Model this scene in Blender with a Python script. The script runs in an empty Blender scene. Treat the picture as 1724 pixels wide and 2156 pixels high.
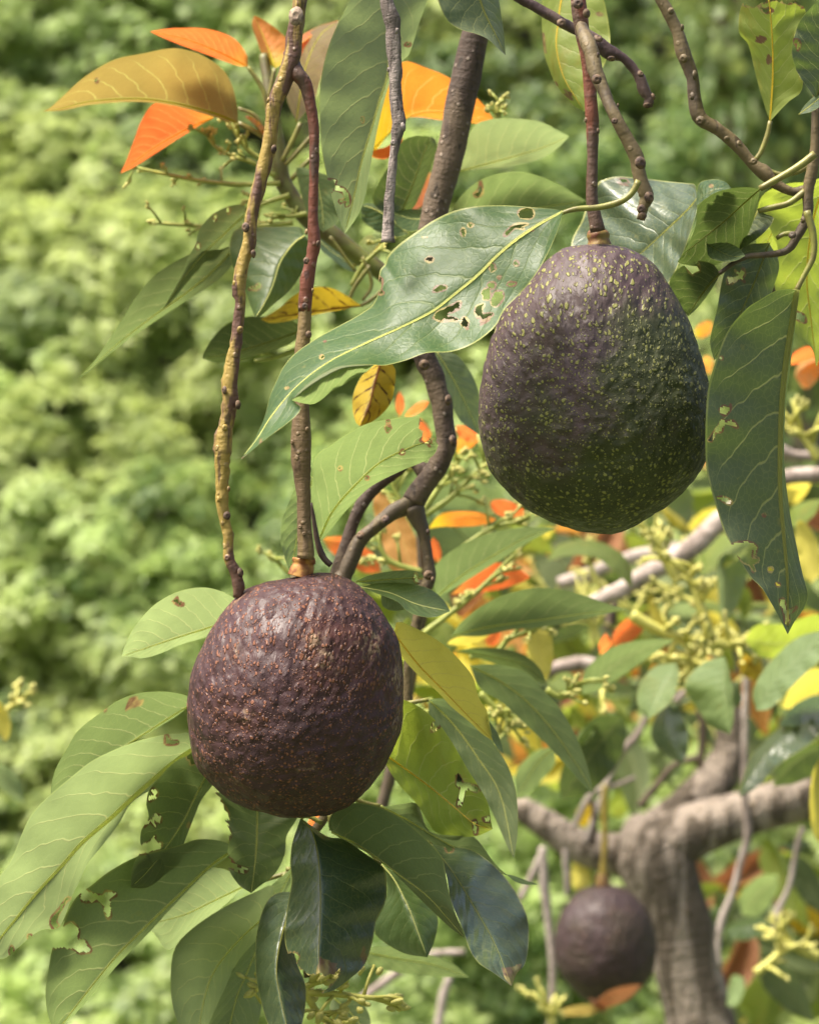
import bpy, math, random
import numpy as np
from mathutils import Vector, noise as mnoise, Matrix
random.seed(7); RNG = np.random.default_rng(7)
C = bpy.context.scene.collection
S = bpy.context.scene
R = math.radians

# ------------------------------------------------------------------ camera
CAMZ = 1.62
FRAME_H = 0.32                      # metres of scene height in frame at 1 m
cam_d = bpy.data.cameras.new('camera'); cam = bpy.data.objects.new('camera', cam_d); C.objects.link(cam)
cam.location = (0, 0, CAMZ); cam.rotation_euler = (R(90), 0, 0)
cam_d.sensor_fit = 'VERTICAL'; cam_d.sensor_height = 36
cam_d.lens = 36 / FRAME_H
cam_d.clip_start = 0.05; cam_d.clip_end = 2000
cam_d.dof.use_dof = True; cam_d.dof.focus_distance = 0.972
cam_d.dof.aperture_fstop = cam_d.lens / 4.5
cam_d.dof.aperture_blades = 0
S.camera = cam
# ------------------------------------------------------------------ light
SUN_EL, SUN_AZ = 64, -74             # azimuth: 0 = behind the camera, negative = from the left
w = bpy.data.worlds.new('World'); S.world = w; w.use_nodes = True
nt = w.node_tree; nt.nodes.clear()
sky = nt.nodes.new('ShaderNodeTexSky'); sky.sky_type = 'NISHITA'; sky.sun_disc = False
sky.sun_elevation = R(SUN_EL); sky.sun_rotation = R(180 - SUN_AZ) ; sky.air_density = 1.0; sky.dust_density = 7.0; sky.ozone_density = 0.0
bg = nt.nodes.new('ShaderNodeBackground'); bg.inputs[1].default_value = 0.12
wo = nt.nodes.new('ShaderNodeOutputWorld')
nt.links.new(sky.outputs[0], bg.inputs[0]); nt.links.new(bg.outputs[0], wo.inputs[0])
sl = bpy.data.lights.new('sun', 'SUN'); sl.energy = 3.9; sl.angle = R(20); sl.color = (1, .95, .86)
sun = bpy.data.objects.new('sun', sl); C.objects.link(sun)
ce = math.cos(R(SUN_EL))
sdir = Vector((math.sin(R(SUN_AZ)) * ce, -math.cos(R(SUN_AZ)) * ce, math.sin(R(SUN_EL))))   # towards the sun
sun.rotation_euler = sdir.to_track_quat('Z', 'Y').to_euler()
sun.location = (0, 0, 8)
S.view_settings.view_transform = 'Standard'; S.view_settings.look = 'None'
S.view_settings.exposure = 1.3; S.view_settings.gamma = 1
S.view_settings.use_curve_mapping = False
S.view_settings.use_white_balance = True; S.view_settings.white_balance_temperature = 6650; S.view_settings.white_balance_tint = 8
S.render.engine = 'CYCLES'
S.cycles.use_denoising = True
S.cycles.max_bounces = 7; S.cycles.diffuse_bounces = 4; S.cycles.transmission_bounces = 4; S.cycles.glossy_bounces = 2
S.cycles.sample_clamp_indirect = 6

# ------------------------------------------------------------------ points: nine reference windows of the picture
K = FRAME_H / 2156.0
WIN = {'A': (0, 0), 'B': (800, 0), 'C': (1592, 0), 'D': (0, 1000), 'E': (800, 1000), 'F': (1592, 1000),
       'G': (0, 1991), 'H': (800, 1991), 'I': (1592, 1991), 'V': None}
def toV(win, x, y):
    if win == 'V': return (x, y)
    ox, oy = WIN[win]
    return (ox * 0.66512 + x * 0.3858, oy * 0.66512 + y * 0.3858)
def SC(win): return 1.0 if win == 'V' else 0.3858
def W3(x, y, d):
    """scene point that lies d metres in front of the camera in direction (x, y)"""
    return np.stack([d * (x - 862) * K, d + 0 * x, CAMZ + d * (1078 - y) * K], -1)

def catmull(P, n):
    P = np.asarray(P, float)
    if len(P) == 2:
        t = np.linspace(0, 1, n)[:, None]; return P[0] * (1 - t) + P[1] * t
    Q = np.vstack([2 * P[0] - P[1], P, 2 * P[-1] - P[-2]])
    out = []
    m = 24
    for i in range(1, len(Q) - 2):
        p0, p1, p2, p3 = Q[i - 1], Q[i], Q[i + 1], Q[i + 2]
        t = np.linspace(0, 1, m, endpoint=False)[:, None]
        out.append(0.5 * ((2 * p1) + (-p0 + p2) * t + (2 * p0 - 5 * p1 + 4 * p2 - p3) * t * t + (-p0 + 3 * p1 - 3 * p2 + p3) * t ** 3))
    D = np.vstack(out + [P[-1:]])
    seg = np.r_[0, np.cumsum(np.linalg.norm(np.diff(D[:, :2], axis=0), axis=1) + 1e-9)]
    s = np.linspace(0, seg[-1], n)
    return np.stack([np.interp(s, seg, D[:, k]) for k in range(D.shape[1])], -1)

# ------------------------------------------------------------------ object helpers
def tag(o, label=None, cat=None, group=None, kind=None):
    if label: o['label'] = label
    if cat: o['category'] = cat
    if group: o['group'] = group
    if kind: o['kind'] = kind
    return o
def thing(name, label, cat, loc=(0, 0, 0), group=None):
    o = bpy.data.objects.new(name, None); C.objects.link(o); o.location = loc; o.empty_display_size = .02
    return tag(o, label, cat, group)
def link(name, me, parent=None, mat=None):
    o = bpy.data.objects.new(name, me); C.objects.link(o)
    if mat is not None: me.materials.append(mat)
    if parent is not None:
        o.parent = parent
        q = parent; off = Vector((0, 0, 0))
        while q is not None: off += q.location; q = q.parent
        o.location = -off if parent.type == 'EMPTY' else (0, 0, 0)
    return o
class MB:
    def __init__(s): s.v = []; s.f = []; s.uv = []; s.n = 0
    def add(s, v, f, uv=None):
        v = np.asarray(v, float)
        s.v.append(v); s.uv.append(np.zeros((len(v), 2)) if uv is None else np.asarray(uv, float))
        s.f += [tuple(int(i) + s.n for i in q) for q in f]; s.n += len(v)
    def mesh(s, name, smooth=True):
        v = np.vstack(s.v); uv = np.vstack(s.uv)
        me = bpy.data.meshes.new(name); me.from_pydata(v.tolist(), [], s.f); me.update()
        ul = me.uv_layers.new(name='UVMap'); idx = np.empty(len(me.loops), np.int32)
        me.loops.foreach_get('vertex_index', idx); ul.data.foreach_set('uv', uv[idx].astype(np.float32).ravel())
        if smooth: me.polygons.foreach_set('use_smooth', np.ones(len(me.polygons), bool))
        return me

def tube_np(P, rad, seg=12, lump=0.0, seed=0):
    """tube through 3-D points with a radius each, noisy if lump > 0; closed ends"""
    P = np.asarray(P, float); n = len(P)
    T = np.gradient(P, axis=0); T /= np.linalg.norm(T, axis=1)[:, None] + 1e-12
    up = np.array([0.0, 1.0, 0.0]); 
    if abs(T[0] @ up) > .9: up = np.array([1.0, 0, 0])
    V = []; uv = []
    L = np.r_[0, np.cumsum(np.linalg.norm(np.diff(P, axis=0), axis=1))]
    nrm = None
    for i in range(n):
        a = np.cross(up, T[i]) if nrm is None else nrm - (nrm @ T[i]) * T[i]
        a /= np.linalg.norm(a) + 1e-12; nrm = a
        b = np.cross(T[i], a)
        for j in range(seg):
            an = 2 * math.pi * j / seg
            r = rad[i]
            if lump:
                q = Vector((math.cos(an) * 1.1 + seed * 3.7, math.sin(an) * 1.1, L[i] / max(rad[i], 1e-4) * .35))
                r *= 1 + lump * mnoise.noise(q) + lump * .5 * mnoise.noise(q * 2.7)
            V.append(P[i] + r * (math.cos(an) * a + math.sin(an) * b)); uv.append((j / seg, L[i]))
    F = [(i * seg + j, i * seg + (j + 1) % seg, (i + 1) * seg + (j + 1) % seg, (i + 1) * seg + j) for i in range(n - 1) for j in range(seg)]
    F.append(tuple(range(seg - 1, -1, -1))); F.append(tuple((n - 1) * seg + j for j in range(seg)))
    return V, F, uv
def path_of(win, pts, d=None, n=None, dens=9):
    """pts: (x, y, half width[, depth]) in window units -> 3-D path, radii"""
    Q = []
    for p in pts:
        x, y = toV(win, p[0], p[1]); Q.append((x, y, p[2] * SC(win), p[3] if len(p) > 3 else d))
    Q = np.array(Q, float)
    ln = np.sum(np.linalg.norm(np.diff(Q[:, :2], axis=0), axis=1))
    n = n or max(6, int(ln / dens))
    D = catmull(Q, n)
    return W3(D[:, 0], D[:, 1], D[:, 3]), D[:, 2] * K * D[:, 3], D
_seed = [0]
def twig(name, parent, win, pts, d, mat, lump=.13, seg=12, dens=9, label=None):
    P, r, D = path_of(win, pts, d, dens=dens)
    _seed[0] += 1
    m = MB(); m.add(*tube_np(P, r, seg, lump, _seed[0]))
    o = link(name, m.mesh(name), parent, mat)
    if label: o['label'] = label
    return o
def sphere_np(c, rx, ry=None, rz=None, nu=10, nv=7, ax=None):
    ry = rx if ry is None else ry; rz = rx if rz is None else rz
    V = []; 
    for i in range(nv + 1):
        th = math.pi * i / nv
        for j in range(nu):
            ph = 2 * math.pi * j / nu
            V.append((rx * math.sin(th) * math.cos(ph), ry * math.sin(th) * math.sin(ph), rz * math.cos(th)))
    V = np.array(V)
    if ax is not None:
        q = np.array(Vector(ax).to_track_quat('Z', 'Y').to_matrix()); V = V @ q.T
    V = V + np.asarray(c)
    F = [(i * nu + j, i * nu + (j + 1) % nu, (i + 1) * nu + (j + 1) % nu, (i + 1) * nu + j) for i in range(nv) for j in range(nu)]
    return V, F

# ------------------------------------------------------------------ materials
def new_mat(name):
    m = bpy.data.materials.new(name); m.use_nodes = True; m.node_tree.nodes.clear(); return m
class NT:
    def __init__(s, m): s.t = m.node_tree
    def n(s, typ, **kw):
        nd = s.t.nodes.new(typ)
        for k, v in kw.items(): setattr(nd, k, v)
        return nd
    def put(s, sock, v):
        if isinstance(v, bpy.types.NodeSocket): s.t.links.new(v, sock)
        else:
            if sock.type == 'RGBA' and len(v) == 3: v = (*v, 1)
            sock.default_value = v
    def m(s, op, a, b=0.0, c=0.0):
        nd = s.n('ShaderNodeMath', operation=op)
        for i, v in enumerate((a, b, c)): s.put(nd.inputs[i], v)
        return nd.outputs[0]
    def mix(s, f, a, b, mode='MIX'):
        nd = s.n('ShaderNodeMix', data_type='RGBA', blend_type=mode)
        s.put(nd.inputs[0], f); s.put(nd.inputs[6], a); s.put(nd.inputs[7], b)
        return nd.outputs[2]
    def rng(s, v, a, b, c=0.0, d=1.0, smooth=True):
        nd = s.n('ShaderNodeMapRange'); nd.interpolation_type = 'SMOOTHSTEP' if smooth else 'LINEAR'
        for i, q in enumerate((v, a, b, c, d)): s.put(nd.inputs[i], q)
        return nd.outputs[0]
    def noise(s, vec, scale, detail=3, rough=.55, dist=0.0):
        nd = s.n('ShaderNodeTexNoise'); s.put(nd.inputs['Vector'], vec)
        for k, v in (('Scale', scale), ('Detail', detail), ('Roughness', rough), ('Distortion', dist)): nd.inputs[k].default_value = v
        return nd.outputs[0]
    def mapv(s, vec, sc=(1, 1, 1), loc=(0, 0, 0)):
        nd = s.n('ShaderNodeMapping'); s.put(nd.inputs['Vector'], vec)
        nd.inputs['Scale'].default_value = sc; nd.inputs['Location'].default_value = loc
        return nd.outputs[0]
    def bump(s, h, strength, dist, nrm=None):
        nd = s.n('ShaderNodeBump'); nd.inputs['Strength'].default_value = strength; nd.inputs['Distance'].default_value = dist
        s.put(nd.inputs['Height'], h)
        if nrm is not None: s.put(nd.inputs['Normal'], nrm)
        return nd.outputs[0]
    def pbsdf(s, col, rough, nrm=None, spec=.5, **kw):
        nd = s.n('ShaderNodeBsdfPrincipled'); s.put(nd.inputs['Base Color'], col); s.put(nd.inputs['Roughness'], rough)
        s.put(nd.inputs['Specular IOR Level'], spec)
        if nrm is not None: s.put(nd.inputs['Normal'], nrm)
        for k, v in kw.items(): s.put(nd.inputs[k], v)
        return nd.outputs[0]
    def out(s, sh): s.t.links.new(sh, s.n('ShaderNodeOutputMaterial').inputs[0])

def leaf_mat(name, top, under, trans, tf=.42, nv=9, brown=0.0, vein=(.30, .30, .10), rough=.42, blot=0.0, var=.18, vs=1.0, blotcol=(.35, .26, .02), urough=.5, grad=None, spec=.5):
    m = new_mat(name); t = NT(m)
    uvn = t.n('ShaderNodeUVMap', uv_map='UVMap').outputs[0]
    sep = t.n('ShaderNodeSeparateXYZ'); t.put(sep.inputs[0], uvn); u, v = sep.outputs[0], sep.outputs[1]
    oi = t.n('ShaderNodeObjectInfo'); rnd = oi.outputs['Random']
    co = t.n('ShaderNodeTexCoord').outputs['Object']
    a = t.m('ABSOLUTE', v)
    side = t.m('GREATER_THAN', v, 0.0)
    wn = t.noise(uvn, 3.2, 2)
    tt = t.m('SUBTRACT', u, t.m('MULTIPLY_ADD', a, .16, t.m('MULTIPLY', t.m('MULTIPLY', a, a), .10)))
    tt = t.m('MULTIPLY_ADD', wn, .07, tt)
    ph = t.m('MULTIPLY_ADD', side, .42, t.m('MULTIPLY', rnd, 5.0))
    f = t.m('FRACT', t.m('MULTIPLY_ADD', tt, float(nv), ph))
    dist = t.m('ABSOLUTE', t.m('SUBTRACT', f, .5))
    lw = t.m('MULTIPLY_ADD', a, -.035, .058)
    line = t.rng(dist, t.m('MULTIPLY', lw, .25), lw, 1.0, 0.0)
    line = t.m('MULTIPLY', line, t.rng(a, .75, .95, 1.0, 0.0))
    midl = t.rng(a, .008, .045, 1.0, 0.0)
    veins = t.m('MAXIMUM', line, midl)
    vor = t.n('ShaderNodeTexVoronoi', feature='DISTANCE_TO_EDGE'); t.put(vor.inputs['Vector'], co); vor.inputs['Scale'].default_value = 420
    ret = t.rng(vor.outputs['Distance'], 0.0, .09, 1.0, 0.0)
    back = t.n('ShaderNodeNewGeometry').outputs['Backfacing']
    big = t.noise(co, 38, 3)
    fine = t.noise(co, 900, 2)
    topc, undc, trc = top, under, trans
    if grad is not None:                                             # colour that runs along the blade from base to tip
        g = t.rng(u, grad[3], grad[4]); topc = t.mix(g, grad[0], top); undc = t.mix(g, grad[1], under); trc = t.mix(g, grad[2], trans)
    col = t.mix(back, topc, undc)
    tr = trc
    if blot:
        bm = t.m('MULTIPLY', t.rng(t.noise(co, 60, 4, .65), .55, .72), blot)
        col = t.mix(bm, col, blotcol); tr = t.mix(bm, tr, tuple(min(1, c * 1.6) for c in blotcol))
    vst = t.m('MULTIPLY', veins, t.m('MULTIPLY_ADD', back, .22 * vs, .22 * vs))
    col = t.mix(vst, col, vein); tr = t.mix(t.m('MULTIPLY', veins, .38), tr, tuple(min(1, c * 1.5 + .1) for c in vein))
    col = t.mix(t.m('MULTIPLY', ret, .17), col, vein)
    if brown:
        wide = t.rng(dist, .02, .15, 1.0, 0.0); wide = t.m('MAXIMUM', wide, t.rng(a, .02, .2, 1, 0))
        bn = t.m('MULTIPLY', t.m('MULTIPLY', wide, t.rng(t.noise(co, 260, 4), .40, .58)), brown)
        col = t.mix(bn, col, (.07, .026, .006)); tr = t.mix(bn, tr, (.10, .03, .005))
    # pale margin, chewed tissue
    mg = t.rng(a, .965, .985)
    col = t.mix(t.m('MULTIPLY', mg, .55), col, (.36, .36, .10))
    at = t.n('ShaderNodeAttribute', attribute_name='damage').outputs['Fac']
    dm = t.rng(t.m('MULTIPLY', at, t.m('MULTIPLY_ADD', t.noise(co, 300, 3), 1.4, .3)), .25, .65)
    dc = t.mix(t.rng(t.noise(co, 130, 2), .36, .54), (.36, .29, .10), (.15, .075, .04))
    col = t.mix(t.m('MULTIPLY', dm, .85), col, dc); tr = t.mix(dm, tr, dc)
    sp = t.rng(t.noise(co, 210, 2, .5), .70, .76); 
    col = t.mix(t.m('MULTIPLY', sp, .35), col, (.22, .19, .05))
    # brightness varies over the blade and from leaf to leaf
    k = t.m('MULTIPLY', t.m('MULTIPLY_ADD', big, .5, .75), t.m('MULTIPLY_ADD', rnd, var * 2, 1 - var))
    kc = t.n('ShaderNodeCombineColor'); [t.put(kc.inputs[i], k) for i in range(3)]
    col = t.mix(1.0, col, kc.outputs[0], 'MULTIPLY'); tr = t.mix(1.0, tr, kc.outputs[0], 'MULTIPLY')
    pil = t.m('MULTIPLY', dist, 2.0)
    h = t.m('ADD', t.m('MULTIPLY_ADD', veins, -.6, t.m('MULTIPLY', t.m('POWER', pil, .6), .9)), t.m('MULTIPLY_ADD', fine, .16, t.m('MULTIPLY', ret, -.12)))
    h = t.m('MULTIPLY', h, t.m('MULTIPLY_ADD', back, -1.6, 1.0)); h = t.m('MULTIPLY_ADD', t.noise(co, 170, 3), 1.3, h)
    nrm = t.bump(h, .30, .0008)
    ro = t.m('MULTIPLY_ADD', back, urough - rough, rough); ro = t.m('MULTIPLY_ADD', t.noise(co, 90, 4), .36, t.m('ADD', ro, -.18))
    p = t.pbsdf(col, ro, nrm, t.m('MULTIPLY_ADD', back, -.25 * spec / .5, spec))
    tb = t.n('ShaderNodeBsdfTranslucent'); t.put(tb.inputs[0], tr); t.put(tb.inputs['Normal'], nrm)
    ms = t.n('ShaderNodeMixShader'); t.put(ms.inputs[0], tf)
    t.t.links.new(p, ms.inputs[1]); t.t.links.new(tb.outputs[0], ms.inputs[2])
    t.out(ms.outputs[0]); return m
def plain_mat(name, col, rough=.55, var=.25, scale=200, col2=None, spec=.4):
    m = new_mat(name); t = NT(m); co = t.n('ShaderNodeTexCoord').outputs['Object']
    nz = t.noise(co, scale, 4)
    c2 = col2 or tuple(c * (1 - var) for c in col)
    c = t.mix(t.rng(nz, .35, .65), col, c2)
    t.out(t.pbsdf(c, rough, t.bump(nz, .4, .0006), spec)); return m
def bark_mat(name, c1, c2, c3, streak=.5, lscale=90, rough=.6, bump=.0006, spots=.25, spotcol=(.30, .22, .13), ring=.3):
    """c1 main, c2 streak and patch colour, c3 fine dark marks; UV = (turn, metres along)"""
    m = new_mat(name); t = NT(m)
    co = t.n('ShaderNodeTexCoord').outputs['Object']
    uv = t.n('ShaderNodeUVMap', uv_map='UVMap').outputs[0]
    lon = t.mapv(co, (lscale * 3.5, lscale * 3.5, lscale * .55))
    s1 = t.noise(lon, 1.0, 4, .6)
    patch = t.noise(co, lscale * .45, 3)
    fine = t.noise(co, lscale * 12, 3)
    col = t.mix(t.rng(t.m('ADD', t.m('MULTIPLY', s1, streak), t.m('MULTIPLY', patch, 1 - streak)), .46, .54), c1, c2)
    col = t.mix(t.m('MULTIPLY', t.rng(t.noise(t.mapv(co, (lscale * 6, lscale * 6, lscale * 2.2)), 1.0, 2), .62, .70), .7), col, c3)
    vo = t.n('ShaderNodeTexVoronoi'); t.put(vo.inputs['Vector'], co); vo.inputs['Scale'].default_value = lscale * 4
    dot = t.m('MULTIPLY', t.rng(vo.outputs['Distance'], .12, .22, 1, 0), spots)
    col = t.mix(dot, col, spotcol)
    sepu = t.n('ShaderNodeSeparateXYZ'); t.put(sepu.inputs[0], uv)
    cmb = t.n('ShaderNodeCombineXYZ'); t.put(cmb.inputs[0], t.m('MULTIPLY', sepu.outputs[0], .6)); t.put(cmb.inputs[1], t.m('MULTIPLY', sepu.outputs[1], lscale * 8))
    rg = t.noise(cmb.outputs[0], 1.0, 2)
    col = t.mix(t.m('MULTIPLY', t.rng(rg, .58, .70), ring), col, c3)
    h = t.m('ADD', t.m('MULTIPLY_ADD', s1, .7, t.m('MULTIPLY', fine, .45)), t.m('ADD', t.m('MULTIPLY', dot, 1.2), t.m('MULTIPLY', rg, .35)))
    t.out(t.pbsdf(col, rough, t.bump(h, .8, bump), .35)); return m

def avo_mat(name, c_main, c_alt, speck, specks=1.0, warts=1.0, alt_lo=.4, alt_hi=.7, sk_scale=330, alt_axis=None, corky=0.0, corkcol=(.30, .20, .12), small=.5):
    m = new_mat(name); t = NT(m)
    at = t.n('ShaderNodeAttribute', attribute_name='skin').outputs['Vector']
    co = t.n('ShaderNodeTexCoord').outputs['Object']
    wv = t.n('ShaderNodeTexNoise'); t.put(wv.inputs['Vector'], at); wv.inputs['Scale'].default_value = 520; wv.inputs['Detail'].default_value = 2
    wa = t.n('ShaderNodeVectorMath', operation='MULTIPLY_ADD'); t.put(wa.inputs[0], wv.outputs['Color']); wa.inputs[1].default_value = (.0015,) * 3; t.put(wa.inputs[2], at)
    vec = wa.outputs[0]
    vo = t.n('ShaderNodeTexVoronoi'); t.put(vo.inputs['Vector'], vec); vo.inputs['Scale'].default_value = sk_scale
    vr = t.n('ShaderNodeSeparateColor'); t.put(vr.inputs[0], vo.outputs['Color'])
    vo2 = t.n('ShaderNodeTexVoronoi'); t.put(vo2.inputs['Vector'], vec); vo2.inputs['Scale'].default_value = sk_scale * 1.9
    vr2 = t.n('ShaderNodeSeparateColor'); t.put(vr2.inputs[0], vo2.outputs['Color'])
    dens = t.noise(co, 45, 3)
    r1 = t.m('MULTIPLY', t.rng(vr.outputs[0], .12, .9, .25, 1.0), t.rng(dens, .25, .55, .28, .52))
    sp1 = t.rng(vo.outputs['Distance'], t.m('MULTIPLY', r1, .55), r1, 1, 0)
    r2 = t.m('MULTIPLY', t.rng(vr2.outputs[0], .35, 1.0), .50)
    sp2 = t.m('MULTIPLY', t.rng(vo2.outputs['Distance'], t.m('MULTIPLY', r2, .5), r2, 1, 0), small)
    sp = t.m('MAXIMUM', sp1, sp2)
    alt = t.noise(co, 28, 3)
    if alt_axis is not None:                                        # ripening runs across the fruit
        dp = t.n('ShaderNodeVectorMath', operation='DOT_PRODUCT'); t.put(dp.inputs[0], co); dp.inputs[1].default_value = alt_axis
        alt = t.m('ADD', t.m('MULTIPLY', alt, .55), dp.outputs['Value'])
    mid = t.noise(vec, 190, 2.5, .5)
    fi = t.noise(at, 1500, 3)
    alt = t.m('MULTIPLY_ADD', mid, .30, t.m('ADD', alt, -.15)); alt = t.m('MULTIPLY_ADD', dens, .5, t.m('ADD', alt, -.22))
    col = t.mix(t.rng(alt, alt_lo, alt_hi), c_main, c_alt)
    col = t.mix(t.rng(mid, .35, .7, .0, .55), col, t.mix(.5, col, (.008, .006, .006)))
    col = t.mix(t.m('MULTIPLY', sp, specks), col, speck)
    if corky:
        ck = t.m('MULTIPLY', t.m('MULTIPLY', t.rng(t.noise(co, 40, 4, .6), .56, .68), t.rng(t.noise(at, 800, 3), .47, .58)), corky)
        col = t.mix(ck, col, corkcol)
    h = t.m('ADD', t.m('MULTIPLY_ADD', mid, 1.2, t.m('MULTIPLY', sp, .40 * warts)), t.m('MULTIPLY', fi, .16))
    v3 = t.n('ShaderNodeTexVoronoi', feature='SMOOTH_F1'); t.put(v3.inputs['Vector'], vec); v3.inputs['Scale'].default_value = 400
    h = t.m('SUBTRACT', h, t.m('MULTIPLY', v3.outputs['Distance'], 1.1 * warts))
    nrm = t.bump(h, .68, .0012)
    ro = t.rng(mid, .3, .7, .44, .62)
    t.out(t.pbsdf(col, ro, nrm, .30)); return m

G_TOP = (.036, .070, .026); G_UND = (.125, .150, .078); G_TR = (.185, .255, .08)
LM = {
 'green': leaf_mat('leaf_green', G_TOP, G_UND, G_TR),
 'pale': leaf_mat('leaf_pale_green', (.062, .105, .036), (.17, .198, .11), (.255, .33, .125), tf=.45),
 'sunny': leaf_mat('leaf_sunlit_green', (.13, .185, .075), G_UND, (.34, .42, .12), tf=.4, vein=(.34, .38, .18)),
 'broad': leaf_mat('leaf_broad_green', (.040, .082, .026), G_UND, G_TR, vein=(.24, .27, .10), rough=.46, spec=.38),
 'dark': leaf_mat('leaf_dark_green', (.018, .046, .018), (.078, .098, .050), (.10, .15, .03), tf=.28, rough=.26),
 'slate': leaf_mat('leaf_glossy_slate', (.046, .072, .036), (.07, .09, .05), (.06, .10, .025), tf=.2, rough=.34, vs=.4, spec=.75),
 'lime': leaf_mat('leaf_lime', (.12, .16, .035), (.18, .22, .055), (.32, .40, .045), tf=.5, blot=.3, blotcol=(.26, .17, .02)),
 'yellow': leaf_mat('leaf_yellow', (.42, .37, .06), (.50, .44, .09), (.75, .64, .09), tf=.48, vein=(.30, .22, .05), vs=.6),
 'dying': leaf_mat('leaf_dying_yellow', (.42, .29, .025), (.45, .32, .03), (.6, .42, .03), tf=.4, brown=1.0, vein=(.10, .04, .01), nv=5, blot=.5, blotcol=(.20, .09, .015)),
 'orange': leaf_mat('leaf_young_orange', (.40, .12, .035), (.46, .14, .04), (.74, .15, .035), tf=.5, vein=(.60, .35, .06), rough=.4, nv=11, var=.25, grad=((.34, .20, .05), (.38, .22, .05), (.6, .27, .04), -.05, .3)),
 'peach': leaf_mat('leaf_young_peach', (.42, .22, .08), (.46, .24, .09), (.8, .36, .06), tf=.5, vein=(.5, .38, .1), rough=.4, nv=11),
 'olive': leaf_mat('leaf_young_olive', (.19, .145, .08), (.225, .165, .085), (.30, .22, .055), tf=.5, vein=(.34, .36, .06), rough=.36, nv=9),
 'brown': leaf_mat('leaf_brown', (.17, .07, .035), (.22, .095, .05), (.3, .11, .04), tf=.35),
 'flame': leaf_mat('leaf_young_two_tone', (.46, .17, .04), (.48, .17, .035), (.72, .24, .03), tf=.5, vein=(.5, .40, .08), rough=.4, grad=((.36, .27, .02), (.36, .26, .02), (.6, .42, .02), .1, .45)),
}
def rib_mat(name, col):
    m = new_mat(name); t = NT(m); co = t.n('ShaderNodeTexCoord').outputs['Object']
    c = t.mix(t.noise(co, 300, 3), col, tuple(q * .75 for q in col))
    tb = t.n('ShaderNodeBsdfTranslucent'); t.put(tb.inputs[0], tuple(min(1, q * 2.2 + .08) for q in col))
    ms = t.n('ShaderNodeMixShader'); ms.inputs[0].default_value = .8
    t.t.links.new(t.pbsdf(c, .5, None, .35), ms.inputs[1]); t.t.links.new(tb.outputs[0], ms.inputs[2]); t.out(ms.outputs[0]); return m
M_RIB = {k: rib_mat('midrib_' + k, c) for k, c in
         {'green': (.46, .45, .22), 'dark': (.25, .25, .10), 'yellow': (.42, .34, .08), 'orange': (.50, .33, .06), 'dying': (.16, .07, .02), 'olive': (.33, .33, .05)}.items()}
RIB = {'green': 'green', 'broad': 'green', 'sunny': 'green', 'pale': 'green', 'dark': 'dark', 'slate': 'dark', 'lime': 'yellow', 'yellow': 'yellow', 'dying': 'dying', 'orange': 'orange', 'peach': 'orange', 'olive': 'olive', 'brown': 'dying', 'flame': 'olive'}
BK_YEL = bark_mat('bark_yellow_green', (.26, .19, .035), (.19, .15, .03), (.055, .025, .022), streak=.6, lscale=55, rough=.45, spots=.15)
BK_PUR = bark_mat('bark_streaked_purple', (.27, .19, .048), (.10, .052, .036), (.035, .02, .018), streak=.7, lscale=52, rough=.5, spots=.3, bump=.0012)
BK_RED = bark_mat('bark_red_brown', (.15, .05, .03), (.085, .05, .035), (.035, .018, .015), streak=.4, lscale=50, rough=.5, spots=.3, bump=.0011)
BK_TAN = bark_mat('bark_tan_olive', (.20, .14, .055), (.13, .085, .045), (.06, .035, .02), streak=.4, lscale=60, spots=.35, bump=.0011)
BK_GREY = bark_mat('bark_weathered_grey', (.26, .215, .195), (.125, .10, .09), (.04, .03, .028), streak=.9, lscale=120, rough=.85, bump=.0012, spots=0, ring=0)
BK_DARK = bark_mat('bark_dark_brown', (.055, .036, .026), (.10, .07, .045), (.02, .014, .01), streak=.4, lscale=60, rough=.7, spots=.55, spotcol=(.28, .22, .17), bump=.0012)
BK_BLACK = bark_mat('bark_near_black', (.045, .026, .024), (.085, .055, .045), (.015, .01, .01), streak=.5, lscale=60, rough=.5, spots=.1)
BK_OLIVE = bark_mat('bark_olive', (.115, .085, .04), (.075, .055, .035), (.03, .02, .012), streak=.4, lscale=60, rough=.6, spots=.25)
BK_TRUNK = bark_mat('bark_trunk', (.27, .222, .18), (.095, .075, .055), (.05, .038, .028), streak=.7, lscale=17, rough=.95, bump=.012, spots=.2, ring=.2)
BK_LIMB = bark_mat('bark_pale_limb', (.36, .30, .265), (.22, .175, .15), (.09, .065, .05), streak=.4, lscale=26, rough=.85, bump=.002)
M_PET = plain_mat('petiole_green', (.20, .20, .045), .45, .3, 260, (.15, .13, .04))
M_STK = plain_mat('flower_stalk_green', (.30, .33, .07), .5, .2, 300)
M_STKY = plain_mat('flower_stalk_yellow', (.45, .43, .10), .55, .2, 300)
M_BUD = plain_mat('flower_bud', (.47, .44, .13), .6, .2, 700)
M_CAP = plain_mat('stem_cap', (.44, .23, .06), .5, .5, 420, (.22, .075, .025))
M_CAPG = plain_mat('stem_cap_olive', (.22, .15, .035), .5, .5, 420, (.12, .04, .025))
M_SCAR = plain_mat('scar_cork', (.33, .25, .18), .8, .5, 600, (.12, .08, .06))
M_SCARD = plain_mat('scar_dark', (.15, .095, .055), .75, .5, 600, (.05, .03, .025))
AVO_R = avo_mat('avocado_skin_purple_green', (.066, .041, .044), (.046, .052, .017), (.215, .21, .055), specks=.85, warts=1.1, alt_lo=.10, alt_hi=.42, sk_scale=740, alt_axis=(7.0, 0, -6.5), small=.75)
AVO_L = avo_mat('avocado_skin_dark_purple', (.047, .021, .0225), (.062, .023, .019), (.22, .085, .042), specks=.75, warts=1.4, alt_lo=.48, alt_hi=.70, sk_scale=860, corky=.9, small=.8)
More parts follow.
